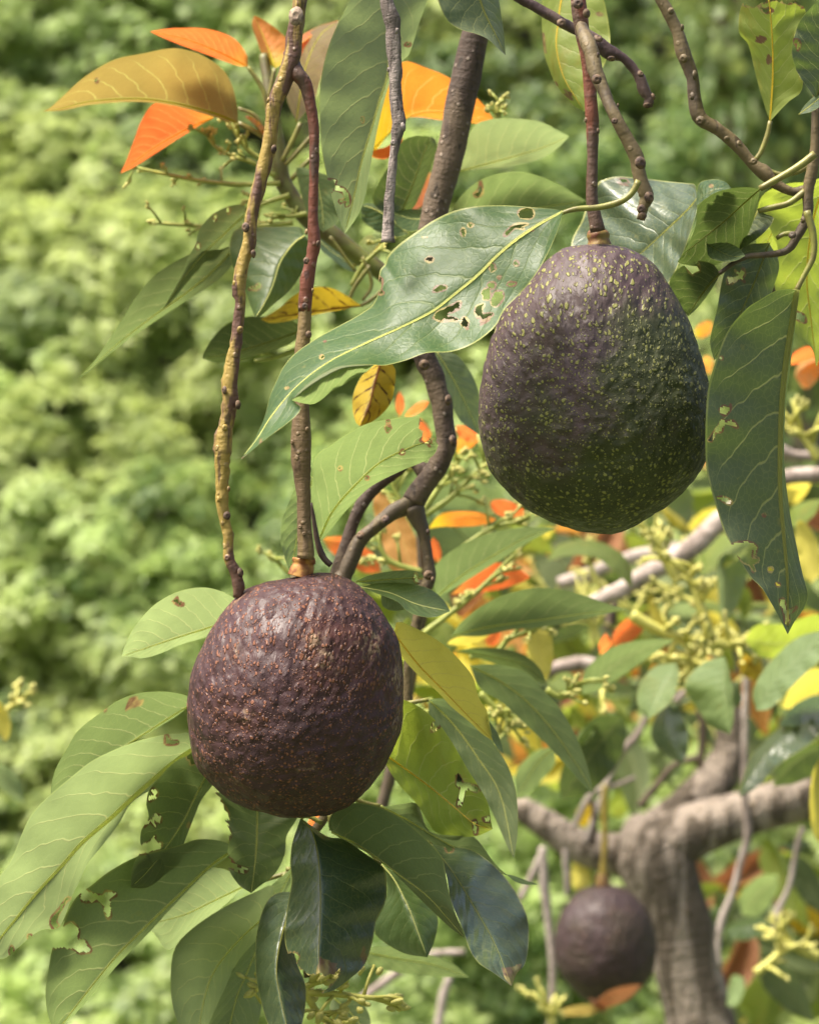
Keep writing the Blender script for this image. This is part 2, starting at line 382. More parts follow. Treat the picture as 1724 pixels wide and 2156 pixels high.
AVO_B = avo_mat('avocado_skin_plain_brown', (.050, .031, .031), (.052, .036, .025), (.10, .05, .03), specks=.3, warts=1.0, sk_scale=330)

# ------------------------------------------------------------------ leaf builder
def in_poly(px, py, poly):
    inside = np.zeros(px.shape, bool); n = len(poly)
    for i in range(n):
        x1, y1 = poly[i]; x2, y2 = poly[(i + 1) % n]
        c = ((y1 > py) != (y2 > py)) & (px < (x2 - x1) * (py - y1) / (y2 - y1 + 1e-12) + x1)
        inside ^= c
    return inside
def blob(cx, cy, rx, ry, seed=0, rag=.25):
    rr = random.Random(seed * 91 + int(cx) + int(cy)); n = 14
    return [(cx + rx * (1 + rag * rr.uniform(-1, 1)) * math.cos(2 * math.pi * i / n), cy + ry * (1 + rag * rr.uniform(-1, 1)) * math.sin(2 * math.pi * i / n)) for i in range(n)]

def leaf(parent, win, mid, a, b, d0, d1, da=0., db=0., mat='green', face='under', holes=(), nu=None, ns=None, rib=1.0, bow=0.0, wave=.0012, spots=(), dmg=4.5, label=None, seed=None, rib_tail=None):
    """blade lofted between its midrib and its two margins; depth runs d0 (base) to d1 (tip); da / db bend each margin back (+) or forward (-)"""
    rs = random.Random(len(bpy.data.meshes) if seed is None else seed)
    V = lambda pts: [toV(win, *p[:2]) for p in pts]
    mv = V(mid)
    av = [mv[0]] + V(a) + [mv[-1]]; bv = [mv[0]] + V(b) + [mv[-1]]
    L = np.sum(np.linalg.norm(np.diff(np.array(mv), axis=0), axis=1))
    nu = nu or int(min(90, max(16, L / 9))); ns = ns or max(6, int(nu * .22))
    if holes: nu, ns = max(nu, int(L / 3.6)), max(ns, int(L / 13))
    M = catmull(mv, nu); A = catmull(av, nu); B = catmull(bv, nu)
    t = np.linspace(0, 1, nu)
    dm = d0 + (d1 - d0) * t - bow * np.sin(math.pi * t)
    s = np.concatenate([-np.linspace(1, 0, ns + 1), np.linspace(0, 1, ns + 1)[1:]])     # -1 margin a .. 0 midrib .. 1 margin b
    ph1, ph2, ph3 = (rs.uniform(0, 6.28) for _ in range(3))
    X = np.zeros((nu, len(s))); Y = X.copy(); D = X.copy()
    for j, q in enumerate(s):
        E = A if q < 0 else B; k = abs(q)
        X[:, j] = M[:, 0] * (1 - k) + E[:, 0] * k; Y[:, j] = M[:, 1] * (1 - k) + E[:, 1] * k
        dd = (da if q < 0 else db)
        fade = np.sin(math.pi * np.clip(t, .02, .98)) ** .5
        D[:, j] = dm + dd * k ** 1.25 * fade + wave * k * k * np.sin(t * (17 + 5 * (q > 0)) + ph1 + (2.1 if q > 0 else 0)) + .6 * wave * k * np.sin(t * 41 + ph2 + q) 
    vin = np.ones((nu - 1, len(s) - 1), bool)
    dmgv = np.zeros(X.shape)
    fx = (X[:-1, :-1] + X[1:, 1:]) / 2; fy = (Y[:-1, :-1] + Y[1:, 1:]) / 2
    jit = np.vectorize(lambda x, y: mnoise.noise(Vector((x * .09, y * .09, 3.1))) * 4.0) if holes else None
    if holes:
        jx = jit(fx, fy); jy = jit(fx + 77, fy)
    for h in holes:
        hv = V(h); vin &= ~in_poly(fx + jx, fy + jy, hv)
        Hp = np.array(catmull(hv + hv[:1], 60))
        dist = np.min(np.hypot(X[..., None] - Hp[:, 0], Y[..., None] - Hp[:, 1]), -1)
        dmgv = np.maximum(dmgv, np.clip(1.15 - dist / dmg, 0, 1))
    for h in spots:
        hv = V(h); ins = in_poly(X, Y, hv); dmgv = np.maximum(dmgv, ins * 1.0)
    P = W3(X, Y, D).reshape(-1, 3)
    n2 = len(s)
    idx = np.arange(nu * n2).reshape(nu, n2)
    Q = np.stack([idx[:-1, :-1], idx[:-1, 1:], idx[1:, 1:], idx[1:, :-1]], -1)[vin]
    # which face looks at the camera
    mid_i = idx[nu // 2, n2 // 2]
    A1 = P[Q[:, 2]] - P[Q[:, 0]]; B1 = P[Q[:, 3]] - P[Q[:, 1]]
    nr = np.cross(A1, B1); facing = np.sum(nr * (np.array([0, 0, CAMZ]) - P[Q[:, 0]]), 1).sum()
    if (facing > 0) == (face == 'under'): Q = Q[:, ::-1]
    uv = np.stack([np.repeat(t[:, None], n2, 1), np.repeat(s[None], nu, 0)], -1).reshape(-1, 2)
    used = np.unique(Q); rm = np.full(len(P), -1); rm[used] = np.arange(len(used))
    m = MB(); m.add(P[used], rm[Q].tolist(), uv[used])
    me = m.mesh('leaf'); at = me.attributes.new('damage', 'FLOAT', 'POINT'); at.data.foreach_set('value', dmgv.reshape(-1)[used].astype(np.float32))
    o = link('leaf', me, parent, LM[mat])
    if label: o['label'] = label
    if rib:
        e = max(2, int(nu * .985))
        PM = W3(M[:e, 0], M[:e, 1], dm[:e]); rad = (0.00058 * (.62 if face == 'top' else 1) * (1 - .82 * t[:e]) + .00006) * rib * max(.6, min(1.2, L / 600))
        if nu > 60: PM, rad = PM[::2], rad[::2]
        r = MB(); r.add(*tube_np(PM, rad, 6))
        link('midrib', r.mesh('midrib'), o, M_RIB[RIB[mat]])
    return o

def panicle(parent, win, pts, d, n=8, mat=None, rad=.0007, bl=.012, seed=0, buds=True, br=.0011):
    """flower stalk with short side shoots that end in buds"""
    rs = random.Random(seed * 17 + 5)
    P, r, D = path_of(win, [(x, y, 3, *( [q[0]] if q else [])) for x, y, *q in pts], d, dens=7)
    m = MB(); m.add(*tube_np(P, np.linspace(rad * 1.25, rad * .7, len(P)), 7, .12, seed))
    bm = MB()
    T = np.gradient(P, axis=0); T /= np.linalg.norm(T, axis=1)[:, None]
    for k in range(n):
        i = int(len(P) * (.35 + .63 * (k + rs.random() * .8) / n)); i = min(i, len(P) - 1)
        dv = T[i] * .6 + np.array([rs.uniform(-1, 1), rs.uniform(-1, 1), rs.uniform(-.7, 1)]); dv /= np.linalg.norm(dv)
        l = bl * rs.uniform(.35, 1.0)
        e = P[i] + dv * l
        m.add(*tube_np(np.array([P[i], P[i] + dv * l * .5 + np.array([0, 0, l * .06]), e]), [rad * .6, rad * .55, rad * .5], 5))
        for q in range(rs.randint(1, 4)):
            c = e + np.array([rs.uniform(-1, 1) for _ in range(3)]) * br * 1.5
            bm.add(*sphere_np(c, br * rs.uniform(.6, 1), None, br * rs.uniform(1.1, 2.0), 6, 5, dv + np.array([rs.uniform(-.5, .5) for _ in range(3)])))
    for q in range(4):
        bm.add(*sphere_np(P[-1] + np.array([rs.uniform(-1, 1) for _ in range(3)]) * br * 1.4, br * .8, None, br * 1.5, 6, 5, T[-1]))
    o = link('flower_stalk', m.mesh('flower_stalk'), parent, mat or M_STK)
    if buds: link('bud_cluster', bm.mesh('bud_cluster'), o, M_BUD)
    return o
def knob(parent, win, x, y, rx, ry, d, mat=None, ax=(0, -1, 0), name='bud_scar', cup=True):
    """corky lump left where a leaf or bud dropped: a rimmed cup"""
    vx, vy = toV(win, x, y); c = W3(np.array(vx), np.array(vy), d)
    a, b = rx * .8 * SC(win) * K * d, ry * .8 * SC(win) * K * d
    prof = [(0, 1.0), (.62, .95), (.95, .65), (1.12, .1), (1.0, -.6)] if not cup else [(0.0, .42), (.40, .40), (.58, .62), (.80, .55), (1.1, .22), (1.6, -.25), (1.5, -.9)]
    n = 12; V = []
    for q, (pr, pz) in enumerate(prof):
        for j in range(n):
            an = 2 * math.pi * j / n; w_ = 1 + .14 * mnoise.noise(Vector((math.cos(an) * 2 + x, math.sin(an) * 2 + y, q)))
            V.append((a * pr * w_ * math.cos(an), b * pr * w_ * math.sin(an), (a + b) * .5 * pz * .7))
    V = np.array(V); q = np.array(Vector(ax).to_track_quat('Z', 'Y').to_matrix())
    F = [(i * n + j, i * n + (j + 1) % n, (i + 1) * n + (j + 1) % n, (i + 1) * n + j) for i in range(len(prof) - 1) for j in range(n)]
    F = [f[::-1] for f in F] 
    m = MB(); m.add(V @ q.T + c, F)
    return link(name, m.mesh(name), parent, mat or M_SCARD)

def avocado(label, win_rows, d, axis_top, apex, mat, cap_pts, capmat, depth_k=.97, wr=1.0, rows=120, seg=200, seed=0, win='V'):
    Lp = catmull([toV(win, x, y) for x, y, _, _ in win_rows], rows); Rp = catmull([toV(win, x, y) for _, _, x, y in win_rows], rows)
    cx, cy = np.mean((Lp[:, 0] + Rp[:, 0]) / 2), np.mean((Lp[:, 1] + Rp[:, 1]) / 2)
    c0 = W3(np.array(cx), np.array(cy), d)
    root = thing('avocado', label, 'avocado', tuple(c0))
    cen = (W3(Lp[:, 0], Lp[:, 1], d) + W3(Rp[:, 0], Rp[:, 1], d)) / 2; hv = (W3(Rp[:, 0], Rp[:, 1], d) - W3(Lp[:, 0], Lp[:, 1], d)) / 2
    hr = np.linalg.norm(hv, axis=1)
    an = np.linspace(0, 2 * math.pi, seg, endpoint=False)
    V = cen[:, None] + hv[:, None] * np.cos(an)[None, :, None] + (hr * depth_k)[:, None, None] * np.sin(an)[None, :, None] * np.array([0, 1.0, 0])
    V = V.reshape(-1, 3)
    # skin directions about the fruit's own axis, so relief runs along its meridians
    at = np.array(axis_top) ; ap = np.array(apex)
    o = c0; ax = ap - at; ax /= np.linalg.norm(ax)
    rel = V - o; dirn = rel / np.linalg.norm(rel, axis=1)[:, None]
    ct = np.clip(dirn @ ax, -1, 1); th = np.arccos(ct)
    e1 = np.cross(ax, [0, 1.0, .2]); e1 /= np.linalg.norm(e1); e2 = np.cross(ax, e1)
    ph = np.arctan2(dirn @ e2, dirn @ e1); Rm = float(np.mean(hr[rows // 3:2 * rows // 3]))
    skin = np.stack([np.cos(ph) * Rm * np.sin(th), np.sin(ph) * Rm * np.sin(th), th * Rm * .55], -1)
    disp = np.empty(len(V))
    for i in range(len(V)):
        s_ = Vector(skin[i]) ; q = Vector(rel[i])
        k = mnoise.noise(q * 42 + Vector((seed, 0, 0))) * .0011 + mnoise.noise(s_ * 170) * .00045 + mnoise.noise(s_ * 360) * .00030
        k -= .0016 * math.exp(-(th[i] / .13) ** 2) * wr
        k += .0007 * math.exp(-((th[i] - .28) / .25) ** 2) * mnoise.noise(Vector((ph[i] * 2.6, seed, th[i] * 2))) * 1.3 * wr
        disp[i] = k
    edge = np.repeat(np.clip(hr / Rm * 3, 0, 1), seg)
    V = V + dirn * (disp * edge)[:, None]
    idx = np.arange(rows * seg).reshape(rows, seg)
    Q = np.stack([idx[:-1], np.roll(idx[:-1], -1, 1), np.roll(idx[1:], -1, 1), idx[1:]], -1).reshape(-1, 4)[:, ::-1].tolist()
    Q.append(idx[0].tolist()); Q.append(idx[-1][::-1].tolist())
    m = MB(); m.add(V - c0, Q); me = m.mesh('fruit')
    A_ = me.attributes.new('skin', 'FLOAT_VECTOR', 'POINT'); A_.data.foreach_set('vector', skin.astype(np.float32).ravel())
    fo = link('fruit', me, None, mat); fo.parent = root
    P, r, D = path_of(cap_pts[0], cap_pts[1], d, dens=2.2)
    cm = MB(); cm.add(*tube_np(P, r, 20, .10, seed + 3)); link('stem_cap', cm.mesh('stem_cap'), root, capmat)
    return root

# ================================================================== SETTING
def sheet(name, verts, faces, mat, smooth=True):
    m = MB(); m.add(verts, faces); o = link(name, m.mesh(name, smooth), None, mat); tag(o, kind='structure'); return o
M_SOIL = plain_mat('soil', (.030, .024, .016), .95, .5, 3, (.024, .034, .012))
M_GRASSG = plain_mat('ground_green', (.05, .09, .02), .9, .5, 6, (.07, .06, .03))
N_ = 60
gx = np.linspace(-1, 1, N_); gx = np.sign(gx) * np.abs(gx) ** 2.2 * 400
GX, GY = np.meshgrid(gx, gx)
def slope_z(x, y):
    """bank that climbs beyond the tree"""
    return np.clip(y - 5.4, 0, 14) * .80 + np.sin(x * .7 + 1) * .18 + np.sin(x * 1.9 + y * .8) * .10 - .9 * np.clip((x - 1.2) / 3, 0, 1) * np.clip((y - 5.4) / 3, 0, 1)
gv = np.stack([GX, GY, np.zeros_like(GX)], -1).reshape(-1, 3)
gi = np.arange(N_ * N_).reshape(N_, N_)
gf = np.stack([gi[:-1, :-1], gi[:-1, 1:], gi[1:, 1:], gi[1:, :-1]], -1).reshape(-1, 4).tolist()
sheet('ground', gv, gf, M_GRASSG)
hx, hy = np.linspace(-9, 9, 60), np.linspace(5.2, 20, 60)
HX, HY = np.meshgrid(hx, hy); HZ = slope_z(HX, HY) - .12
hv_ = np.stack([HX, HY, HZ], -1).reshape(-1, 3)
hi = np.arange(3600).reshape(60, 60)
hf = np.stack([hi[:-1, :-1], hi[:-1, 1:], hi[1:, 1:], hi[1:, :-1]], -1).reshape(-1, 4).tolist()
sheet('hillside', hv_, hf, M_SOIL)

def bush_leaf_mat(name, c1, c2, tr):
    m = new_mat(name); t = NT(m)
    at = t.n('ShaderNodeAttribute', attribute_name='tint').outputs['Fac']
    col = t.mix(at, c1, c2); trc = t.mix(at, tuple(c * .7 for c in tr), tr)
    hz = t.rng(t.noise(t.n('ShaderNodeTexCoord').outputs['Object'], 1.1, 3), .42, .62); col = t.mix(hz, col, t.mix(1.0, col, (.88, .98, .90), 'MULTIPLY')); trc = t.mix(hz, trc, t.mix(1.0, trc, (.88, .98, .90), 'MULTIPLY'))
    p = t.pbsdf(col, .5, None, .4)
    tb = t.n('ShaderNodeBsdfTranslucent'); t.put(tb.inputs[0], trc)
    ms = t.n('ShaderNodeMixShader'); ms.inputs[0].default_value = .42
    t.t.links.new(p, ms.inputs[1]); t.t.links.new(tb.outputs[0], ms.inputs[2]); t.out(ms.outputs[0]); return m
M_BUSH = bush_leaf_mat('bank_foliage', (.045, .09, .014), (.36, .42, .14), (.57, .67, .19))

def leaves_mesh(name, pos, dirv, nrm, length, width, tint, mat, kind='stuff', parent=None):
    """many six-cornered leaves, each folded along its midrib"""
    n = len(pos)
    dirv = dirv / np.linalg.norm(dirv, axis=1)[:, None]
    sd = np.cross(dirv, nrm); sd /= np.linalg.norm(sd, axis=1)[:, None] + 1e-9
    up = np.cross(sd, dirv)
    L = length[:, None]; Wd = width[:, None]
    b = pos; tip = pos + dirv * L - up * L * .18
    m1 = pos + dirv * L * .45 + up * L * .03
    l1 = m1 + sd * Wd + up * Wd * .35; r1 = m1 - sd * Wd + up * Wd * .35
    V = np.stack([b, l1, tip, r1, m1], 1).reshape(-1, 3)
    k = np.arange(n)[:, None] * 5
    T = np.concatenate([k + [0, 4, 1], k + [1, 4, 2], k + [2, 4, 3], k + [3, 4, 0]], 1).reshape(-1, 3)
    me = bpy.data.meshes.new(name)
    me.vertices.add(len(V)); me.vertices.foreach_set('co', V.astype(np.float32).ravel())
    me.loops.add(T.size); me.loops.foreach_set('vertex_index', T.astype(np.int32).ravel())
    me.polygons.add(len(T)); me.polygons.foreach_set('loop_start', np.arange(0, T.size, 3, dtype=np.int32))
    me.update(calc_edges=True)
    a = me.attributes.new('tint', 'FLOAT', 'POINT'); a.data.foreach_set('value', np.repeat(tint, 5).astype(np.float32))
    o = link(name, me, parent, mat)
    if kind: o['kind'] = kind
    return o
def bank_points():
    """shoot tips on lumpy bushes that cover the bank: bush > lump > shoot"""
    P = []; Nn = []; Tn = []; g = RNG
    nm = 400
    mx = g.uniform(-2.3, 2.3, nm); my = 5.3 + 5.6 * g.random(nm) ** 1.05
    view = np.array([0, -.62, .78])
    for x, y in zip(mx, my):
        if abs(x) > .135 * y + .55: continue
        z = float(slope_z(np.array(x), np.array(y)))
        right = x / (.12 * y)
        if right > .62 and z > 2.0 and g.random() < .7: continue          # bare earth shows on the right
        r = .14 + .26 * g.random() ** 1.3; base_t = g.uniform(.22, .85) - (.5 if (right > .2 and z > 1.9) else 0)  # upper-right bushes tinted darker: their shade is put into the leaf colour
        nl_ = int(36 * (r / .27) ** 2)
        u = g.normal(size=(nl_ * 2, 3)); u /= np.linalg.norm(u, axis=1)[:, None]; u = u[(u @ view) > -.2][:nl_]
        for q in u:
            lr = .022 + .05 * g.random()
            c = np.array([x, y, z + .06]) + q * r * g.uniform(.8, 1.2) * np.array([1.15, 1, 1.0])
            k = int(12 * (lr / .06) ** 2) + 3
            w_ = g.normal(size=(k * 2, 3)); w_ /= np.linalg.norm(w_, axis=1)[:, None]; w_ = w_[(w_ @ (view * .6 + q * .6)) > -.1][:k]
            if not len(w_): continue
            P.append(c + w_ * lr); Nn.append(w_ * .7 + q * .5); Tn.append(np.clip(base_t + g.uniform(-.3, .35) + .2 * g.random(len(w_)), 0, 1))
    return np.vstack(P), np.vstack(Nn), np.concatenate(Tn)
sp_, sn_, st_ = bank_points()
nl = 6
ang = RNG.uniform(0, 6.28, (len(sp_), 1)) + np.arange(nl) * 2.4
n0 = sn_ * .6 + np.array([0, -.2, .5]); n0 /= np.linalg.norm(n0, axis=1)[:, None]
e1 = np.cross(n0, [1, 0, 0.01]); e1 /= np.linalg.norm(e1, axis=1)[:, None]; e2 = np.cross(n0, e1)
rise = RNG.uniform(-.25, .6, ang.shape)
dv = (np.cos(ang)[..., None] * e1[:, None] + np.sin(ang)[..., None] * e2[:, None]) + rise[..., None] * n0[:, None]
nn = n0[:, None] * 1.0 - dv * .3
cnt = len(sp_) * nl
print('bank leaves', cnt)
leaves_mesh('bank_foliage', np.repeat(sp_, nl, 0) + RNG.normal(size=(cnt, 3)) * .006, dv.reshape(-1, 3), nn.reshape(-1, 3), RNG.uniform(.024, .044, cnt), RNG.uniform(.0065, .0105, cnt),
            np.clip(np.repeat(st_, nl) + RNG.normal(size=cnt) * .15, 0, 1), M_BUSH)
# ================================================================== AVOCADOS
rowsR = [(1232,516,1292,516),(1186,523,1330,526),(1152,545,1366,548),(1120,580,1400,583),(1072,640,1434,642),(1032,720,1464,720),(1010,800,1486,800),(1004,880,1497,880),(1014,940,1490,940),(1040,1000,1465,1000),(1085,1050,1419,1051),(1138,1089,1372,1089),(1208,1114,1318,1116),(1262,1124,1288,1125)]
tR = W3(np.array(1250.), np.array(520.), .990); aR = W3(np.array(1268.), np.array(935.), .90)
avocado('large purple and green avocado with yellow speckles hanging at the upper right', rowsR, .992, tR, aR, AVO_R,
        ('C', [(518,1252,42),(518,1266,58),(519,1285,64),(522,1310,60),(525,1335,68),(526,1362,70)]), M_CAPG, seed=1)
rowsL = [(668,1206,700,1206),(610,1219,742,1222),(556,1229,775,1248),(505,1252,800,1280),(462,1297,820,1315),(426,1358,838,1362),(404,1420,846,1420),(397,1480,848,1480),(400,1540,843,1540),(413,1600,818,1600),(439,1642,790,1642),(478,1680,750,1680),(530,1706,700,1706),(592,1718,655,1717)]
tL = W3(np.array(645.), np.array(1210.), 1.0); aL = W3(np.array(600.), np.array(1640.), .965)
avocado('dark purple brown pebbled avocado hanging at the lower left from the tan stem', rowsL, .990, tL, aL, AVO_L,
        ('E', [(282,1316,50),(282,1326,60),(278,1340,62),(276,1352,55),(273,1372,60),(266,1395,64),(258,1425,68)]), M_CAP, seed=4, wr=.8)
rowsB = [(530,1398,590,1398),(460,1412,660,1415),(390,1455,725,1460),(330,1520,780,1530),(292,1600,815,1610),(278,1680,832,1690),(280,1760,835,1770),(295,1840,822,1850),(330,1910,790,1920),(388,1975,735,1982),(445,2022,672,2026),(525,2046,595,2047)]
tB = W3(np.array(1274.), np.array(1865.), 2.1); aB = W3(np.array(1272.), np.array(2050.), 2.06)
avocado('small round brown avocado hanging in front of the trunk, out of focus', rowsB, 2.1, tB, aB, AVO_B,
        ('I', [(545,1340,34),(543,1370,40),(545,1402,44)]), M_CAPG, win='I', rows=60, seg=90, seed=8, wr=.3)

# ================================================================== LEFT FRUITING BRANCH
fb = thing('fruiting_branch', 'forked yellow and red-brown branch the dark purple avocado hangs from', 'branch', tuple(W3(np.array(625.), np.array(0.), 1.0)))
twig('stem', fb, 'A', [(1650,-160,40,1.0),(1638,-20,40),(1628,80,42),(1608,200,42),(1598,300,46),(1556,430,44),(1502,560,42),(1484,680,38),(1466,800,40),(1418,1000,38),(1380,1150,36),(1366,1240,38),(1362,1330,40),(1332,1420,34),(1306,1560,38),(1312,1660,30),(1300,1780,30),(1284,1900,36),(1262,2020,40),(1252,2124,44),(1258,2190,46),(1240,2294,40),(1220,2384,48),(1216,2470,48),(1214,2560,40),(1214,2660,36),(1214,2750,34),(1224,2830,30),(1246,2920,29),(1250,3040,28),(1284,3120,31),(1302,3190,33),(1300,3262,27)], .985, BK_PUR, .22, 18)
twig('side_stem', fb, 'B', [(205,290,38,.992),(238,390,42),(284,450,38),(310,550,31),(332,680,28),(336,850,28),(332,1050,27),(328,1200,29),(336,1320,37),(318,1420,33),(296,1530,40),(290,1610,37),(284,1700,36)], .985, BK_RED, .12, 16)
twig('side_stem', fb, 'B', [(286,1660,34),(284,1740,36),(278,1830,38),(268,1920,40),(268,2100,42),(266,2220,42),(264,2330,52),(264,2430,56),(264,2520,55),(270,2600,46),(278,2700,39),(280,2820,38),(284,2920,41),(290,3020,46),(286,3050,48)], .985, BK_TAN, .10, 16)
twig('dead_twig', fb, 'E', [(318,1020,8),(340,1150,13),(355,1240,15),(372,1295,18),(395,1330,17),(428,1362,15)], .99, BK_BLACK, .22)
for x, y, rx, ry, ax in ((1615,86,40,54,(-.15,-1,.1)),):
    knob(fb, 'A', x, y, rx * .8, ry * .8, .973, M_SCAR, ax, 'cut_scar')
for w_, x, y, r_, ax in (('A',1462,545,16,(-1,-.3,.1)),('A',1500,815,24,(1,-.6,-.2)),('A',1338,1240,26,(-.7,-1,0)),('A',1388,1385,22,(1,-.5,0)),('A',1312,1800,20,(.3,-1,-.2)),('D',1222,405,22,(-1,-.6,0)),('D',1305,485,24,(1,-.5,0)),('D',1228,610,18,(.2,-1,0)),('D',1252,945,15,(1,-.4,0)),('D',1188,1000,18,(-1,-.4,0)),('D',1240,1090,22,(.3,-1,0)),('D',1240,1320,20,(-.3,-1,0)),('D',1318,1400,26,(1,-.5,.2)),('A',1275,1545,14,(-1,-.4,0)),
                         ('B',290,1265,16,(-1,-.4,0)),('B',360,1330,18,(1,-.5,-.2)),('B',292,1422,18,(-.2,-1,0)),('B',285,1670,18,(0,-1,0)),('B',308,1826,20,(.7,-1,0)),('B',330,1585,12,(1,-.3,0)),('E',300,620,14,(.6,-1,0)),('E',212,690,14,(-1,-.5,0)),('E',258,1152,12,(-.2,-1,0)),('E',280,1190,12,(.2,-1,0))):
    knob(fb, w_, x, y, r_ * .75, r_ * .85, .983 - r_ * .00005, BK_PUR if (w_ == 'A' or w_ == 'D') and r_ < 22 else (M_SCARD if r_ > 17 else BK_TAN), ax)

# ================================================================== RIGHT FRUITING BRANCH with the chewed leaf
rb = thing('fruiting_branch', 'red-brown branch holding the purple-green avocado and the insect-chewed leaf', 'branch', tuple(W3(np.array(1220.), np.array(0.), 1.0)))
twig('stem', rb, 'C', [(398,-160,40),(408,-20,42),(420,90,44),(434,190,40),(452,300,34),(466,400,34),(476,520,35),(482,620,37),(488,700,35),(488,800,31),(486,950,31),(484,1080,33),(498,1170,38),(516,1262,44)], .985, BK_RED, .10, 16)
twig('side_stem', rb, 'C', [(420,130,30,.985),(462,230,42,.975),(490,320,42,.972),(512,410,40,.97),(555,510,34,.968),(612,640,33),(672,750,35),(728,860,40),(742,940,38),(756,1000,40),(784,1075,38),(768,1120,30),(762,1150,26),(750,1200,22)], .965, BK_OLIVE, .16, 16)
for x, y, r_, ax in ((408,18,24,(.1,-1,.1)),(458,72,20,(.8,-1,0)),(510,432,22,(.1,-1,0)),(520,300,12,(1,-.3,0)),(628,575,10,(1,-.2,0)),(608,660,14,(0,-1,0)),(752,888,28,(.6,-1,0)),(800,1078,26,(.8,-1,0)),(752,1140,20,(-.4,-1,0)),(762,1180,18,(.2,-1,-.4)),(448,655,12,(-1,-.3,0)),(520,715,14,(1,-.3,0))):
    knob(rb, 'C', x, y, r_, r_, .981 - r_ * .00008 if x < 470 else .957, M_SCARD, ax)
twig('petiole', rb, 'C', [(738,985,18),(715,1035,17),(680,1075,17),(620,1108,18),(520,1132,17),(400,1140,15),(330,1160,11),(290,1178,9)], .955, M_PET, .06, 10)
hero_holes = [blob(1492,1166,44,27,1,.12), [(1405,1240),(1440,1222),(1500,1222),(1460,1238),(1478,1250),(1430,1245),(1385,1285),(1370,1280)], blob(1148,1268,10,22,2), blob(1187,1228,13,8,3), blob(965,1418,20,13,4), [(985,1592),(1000,1565),(1050,1560),(1052,1578),(1010,1590)], blob(1307,1458,16,22,5), blob(1437,1438,11,13,6), blob(1302,1560,21,20,7), blob(1412,1550,22,11,8), blob(1276,1610,24,32,9), [(1300,1640),(1320,1595),(1360,1590),(1365,1630),(1330,1670),(1305,1660)], [(985,1735),(1010,1700),(1060,1680),(1130,1645),(1125,1680),(1065,1705),(1062,1725),(1115,1742),(1105,1752),(1040,1735),(1030,1755)], [(1212,1700),(1222,1672),(1262,1660),(1248,1690),(1258,1712),(1308,1712),(1300,1725),(1262,1737),(1222,1722)], [(1135,1760),(1150,1730),(1175,1755),(1165,1785),(1148,1775)], blob(378,1947,9,8,11), [(690,1510),(708,1530),(700,1580),(715,1600),(690,1605),(684,1560)],
              [(640,2300),(300,2215),(268,2245),(190,2320),(100,2382),(40,2446),(-30,2500),(-40,2700),(600,2700)]]
hero_holes[-1] = [(300,2214),(262,2258),(235,2290),(205,2312),(150,2345),(110,2378),(80,2400),(20,2455),(-60,2516),(60,2560),(400,2420)]
hero_spots = [[(1028,1745),(1045,1715),(1065,1722),(1110,1750),(1040,1762)], [(1215,1725),(1300,1725),(1290,1755),(1240,1780),(1238,1750)], [(1065,1700),(1130,1655),(1132,1690),(1080,1715)], blob(1345,1512,14,14,1), blob(1520,1255,14,12,2), blob(940,1293,16,7,3), blob(395,1862,9,8,5), blob(1170,1790,12,14,6), [(34,2432),(40,2390),(58,2412),(44,2440)], blob(186,2118,16,10,4)]
leaf(rb, 'B', [(1690,1156),(1550,1230),(1430,1312),(1330,1398),(1230,1498),(1100,1606),(980,1698),(800,1790),(600,1880),(400,1985),(240,2110),(110,2260),(20,2400),(-70,2514)],
     [(1650,1142),(1500,1129),(1380,1121),(1230,1124),(1100,1150),(990,1200),(900,1260),(800,1332),(742,1390),(722,1440),(695,1475),(686,1540),(684,1600),(650,1668),(560,1730),(430,1800),(330,1858),(230,1930),(170,2000),(130,2080),(96,2160),(60,2290),(15,2390),(-30,2460)],
     [(1678,1205),(1650,1290),(1590,1420),(1520,1530),(1450,1610),(1372,1690),(1330,1770),(1270,1830),(1190,1882),(1080,1920),(950,1926),(830,1968),(720,1994),(640,1990),(500,1998),(400,2042),(300,2105),(225,2180),(262,2225),(236,2270),(170,2325),(80,2390),(0,2455)],
     .952, .925, .020, -.012, 'broad', 'top', hero_holes, nu=260, ns=46, spots=hero_spots, wave=.0020, bow=-.008, seed=3, dmg=4.2, label='broad green leaf with many chewed holes lying across the avocado')
fl = leaf(rb, 'B', [(660,1992),(500,2006),(400,2050),(300,2112),(212,2184)], [(560,1992),(470,2000),(380,2040),(290,2104)], [(620,2030),(560,2058),(500,2098),(430,2136),(380,2178),(330,2206),(270,2200)], .922, .913, .004, .014, 'green', 'under', rib=0, label='folded under green flap of the chewed leaf')
leaf(rb, 'C', [(1056,1085),(1000,1150),(900,1245),(740,1390),(600,1490),(540,1560)], [(1050,1020),(1040,1004),(980,998),(900,990),(820,980),(720,970),(640,962),(560,975),(505,1010),(455,1120),(430,1200),(372,1325),(400,1450)], [(1056,1150),(1035,1220),(1000,1330),(960,1430),(905,1542),(800,1640),(680,1650)], 1.045, 1.075, .030, -.022, 'slate', 'top', [blob(655,992,26,14,5)], rib=1.2, seed=5, wave=.003, label='glossy dark leaf behind the top of the speckled avocado')

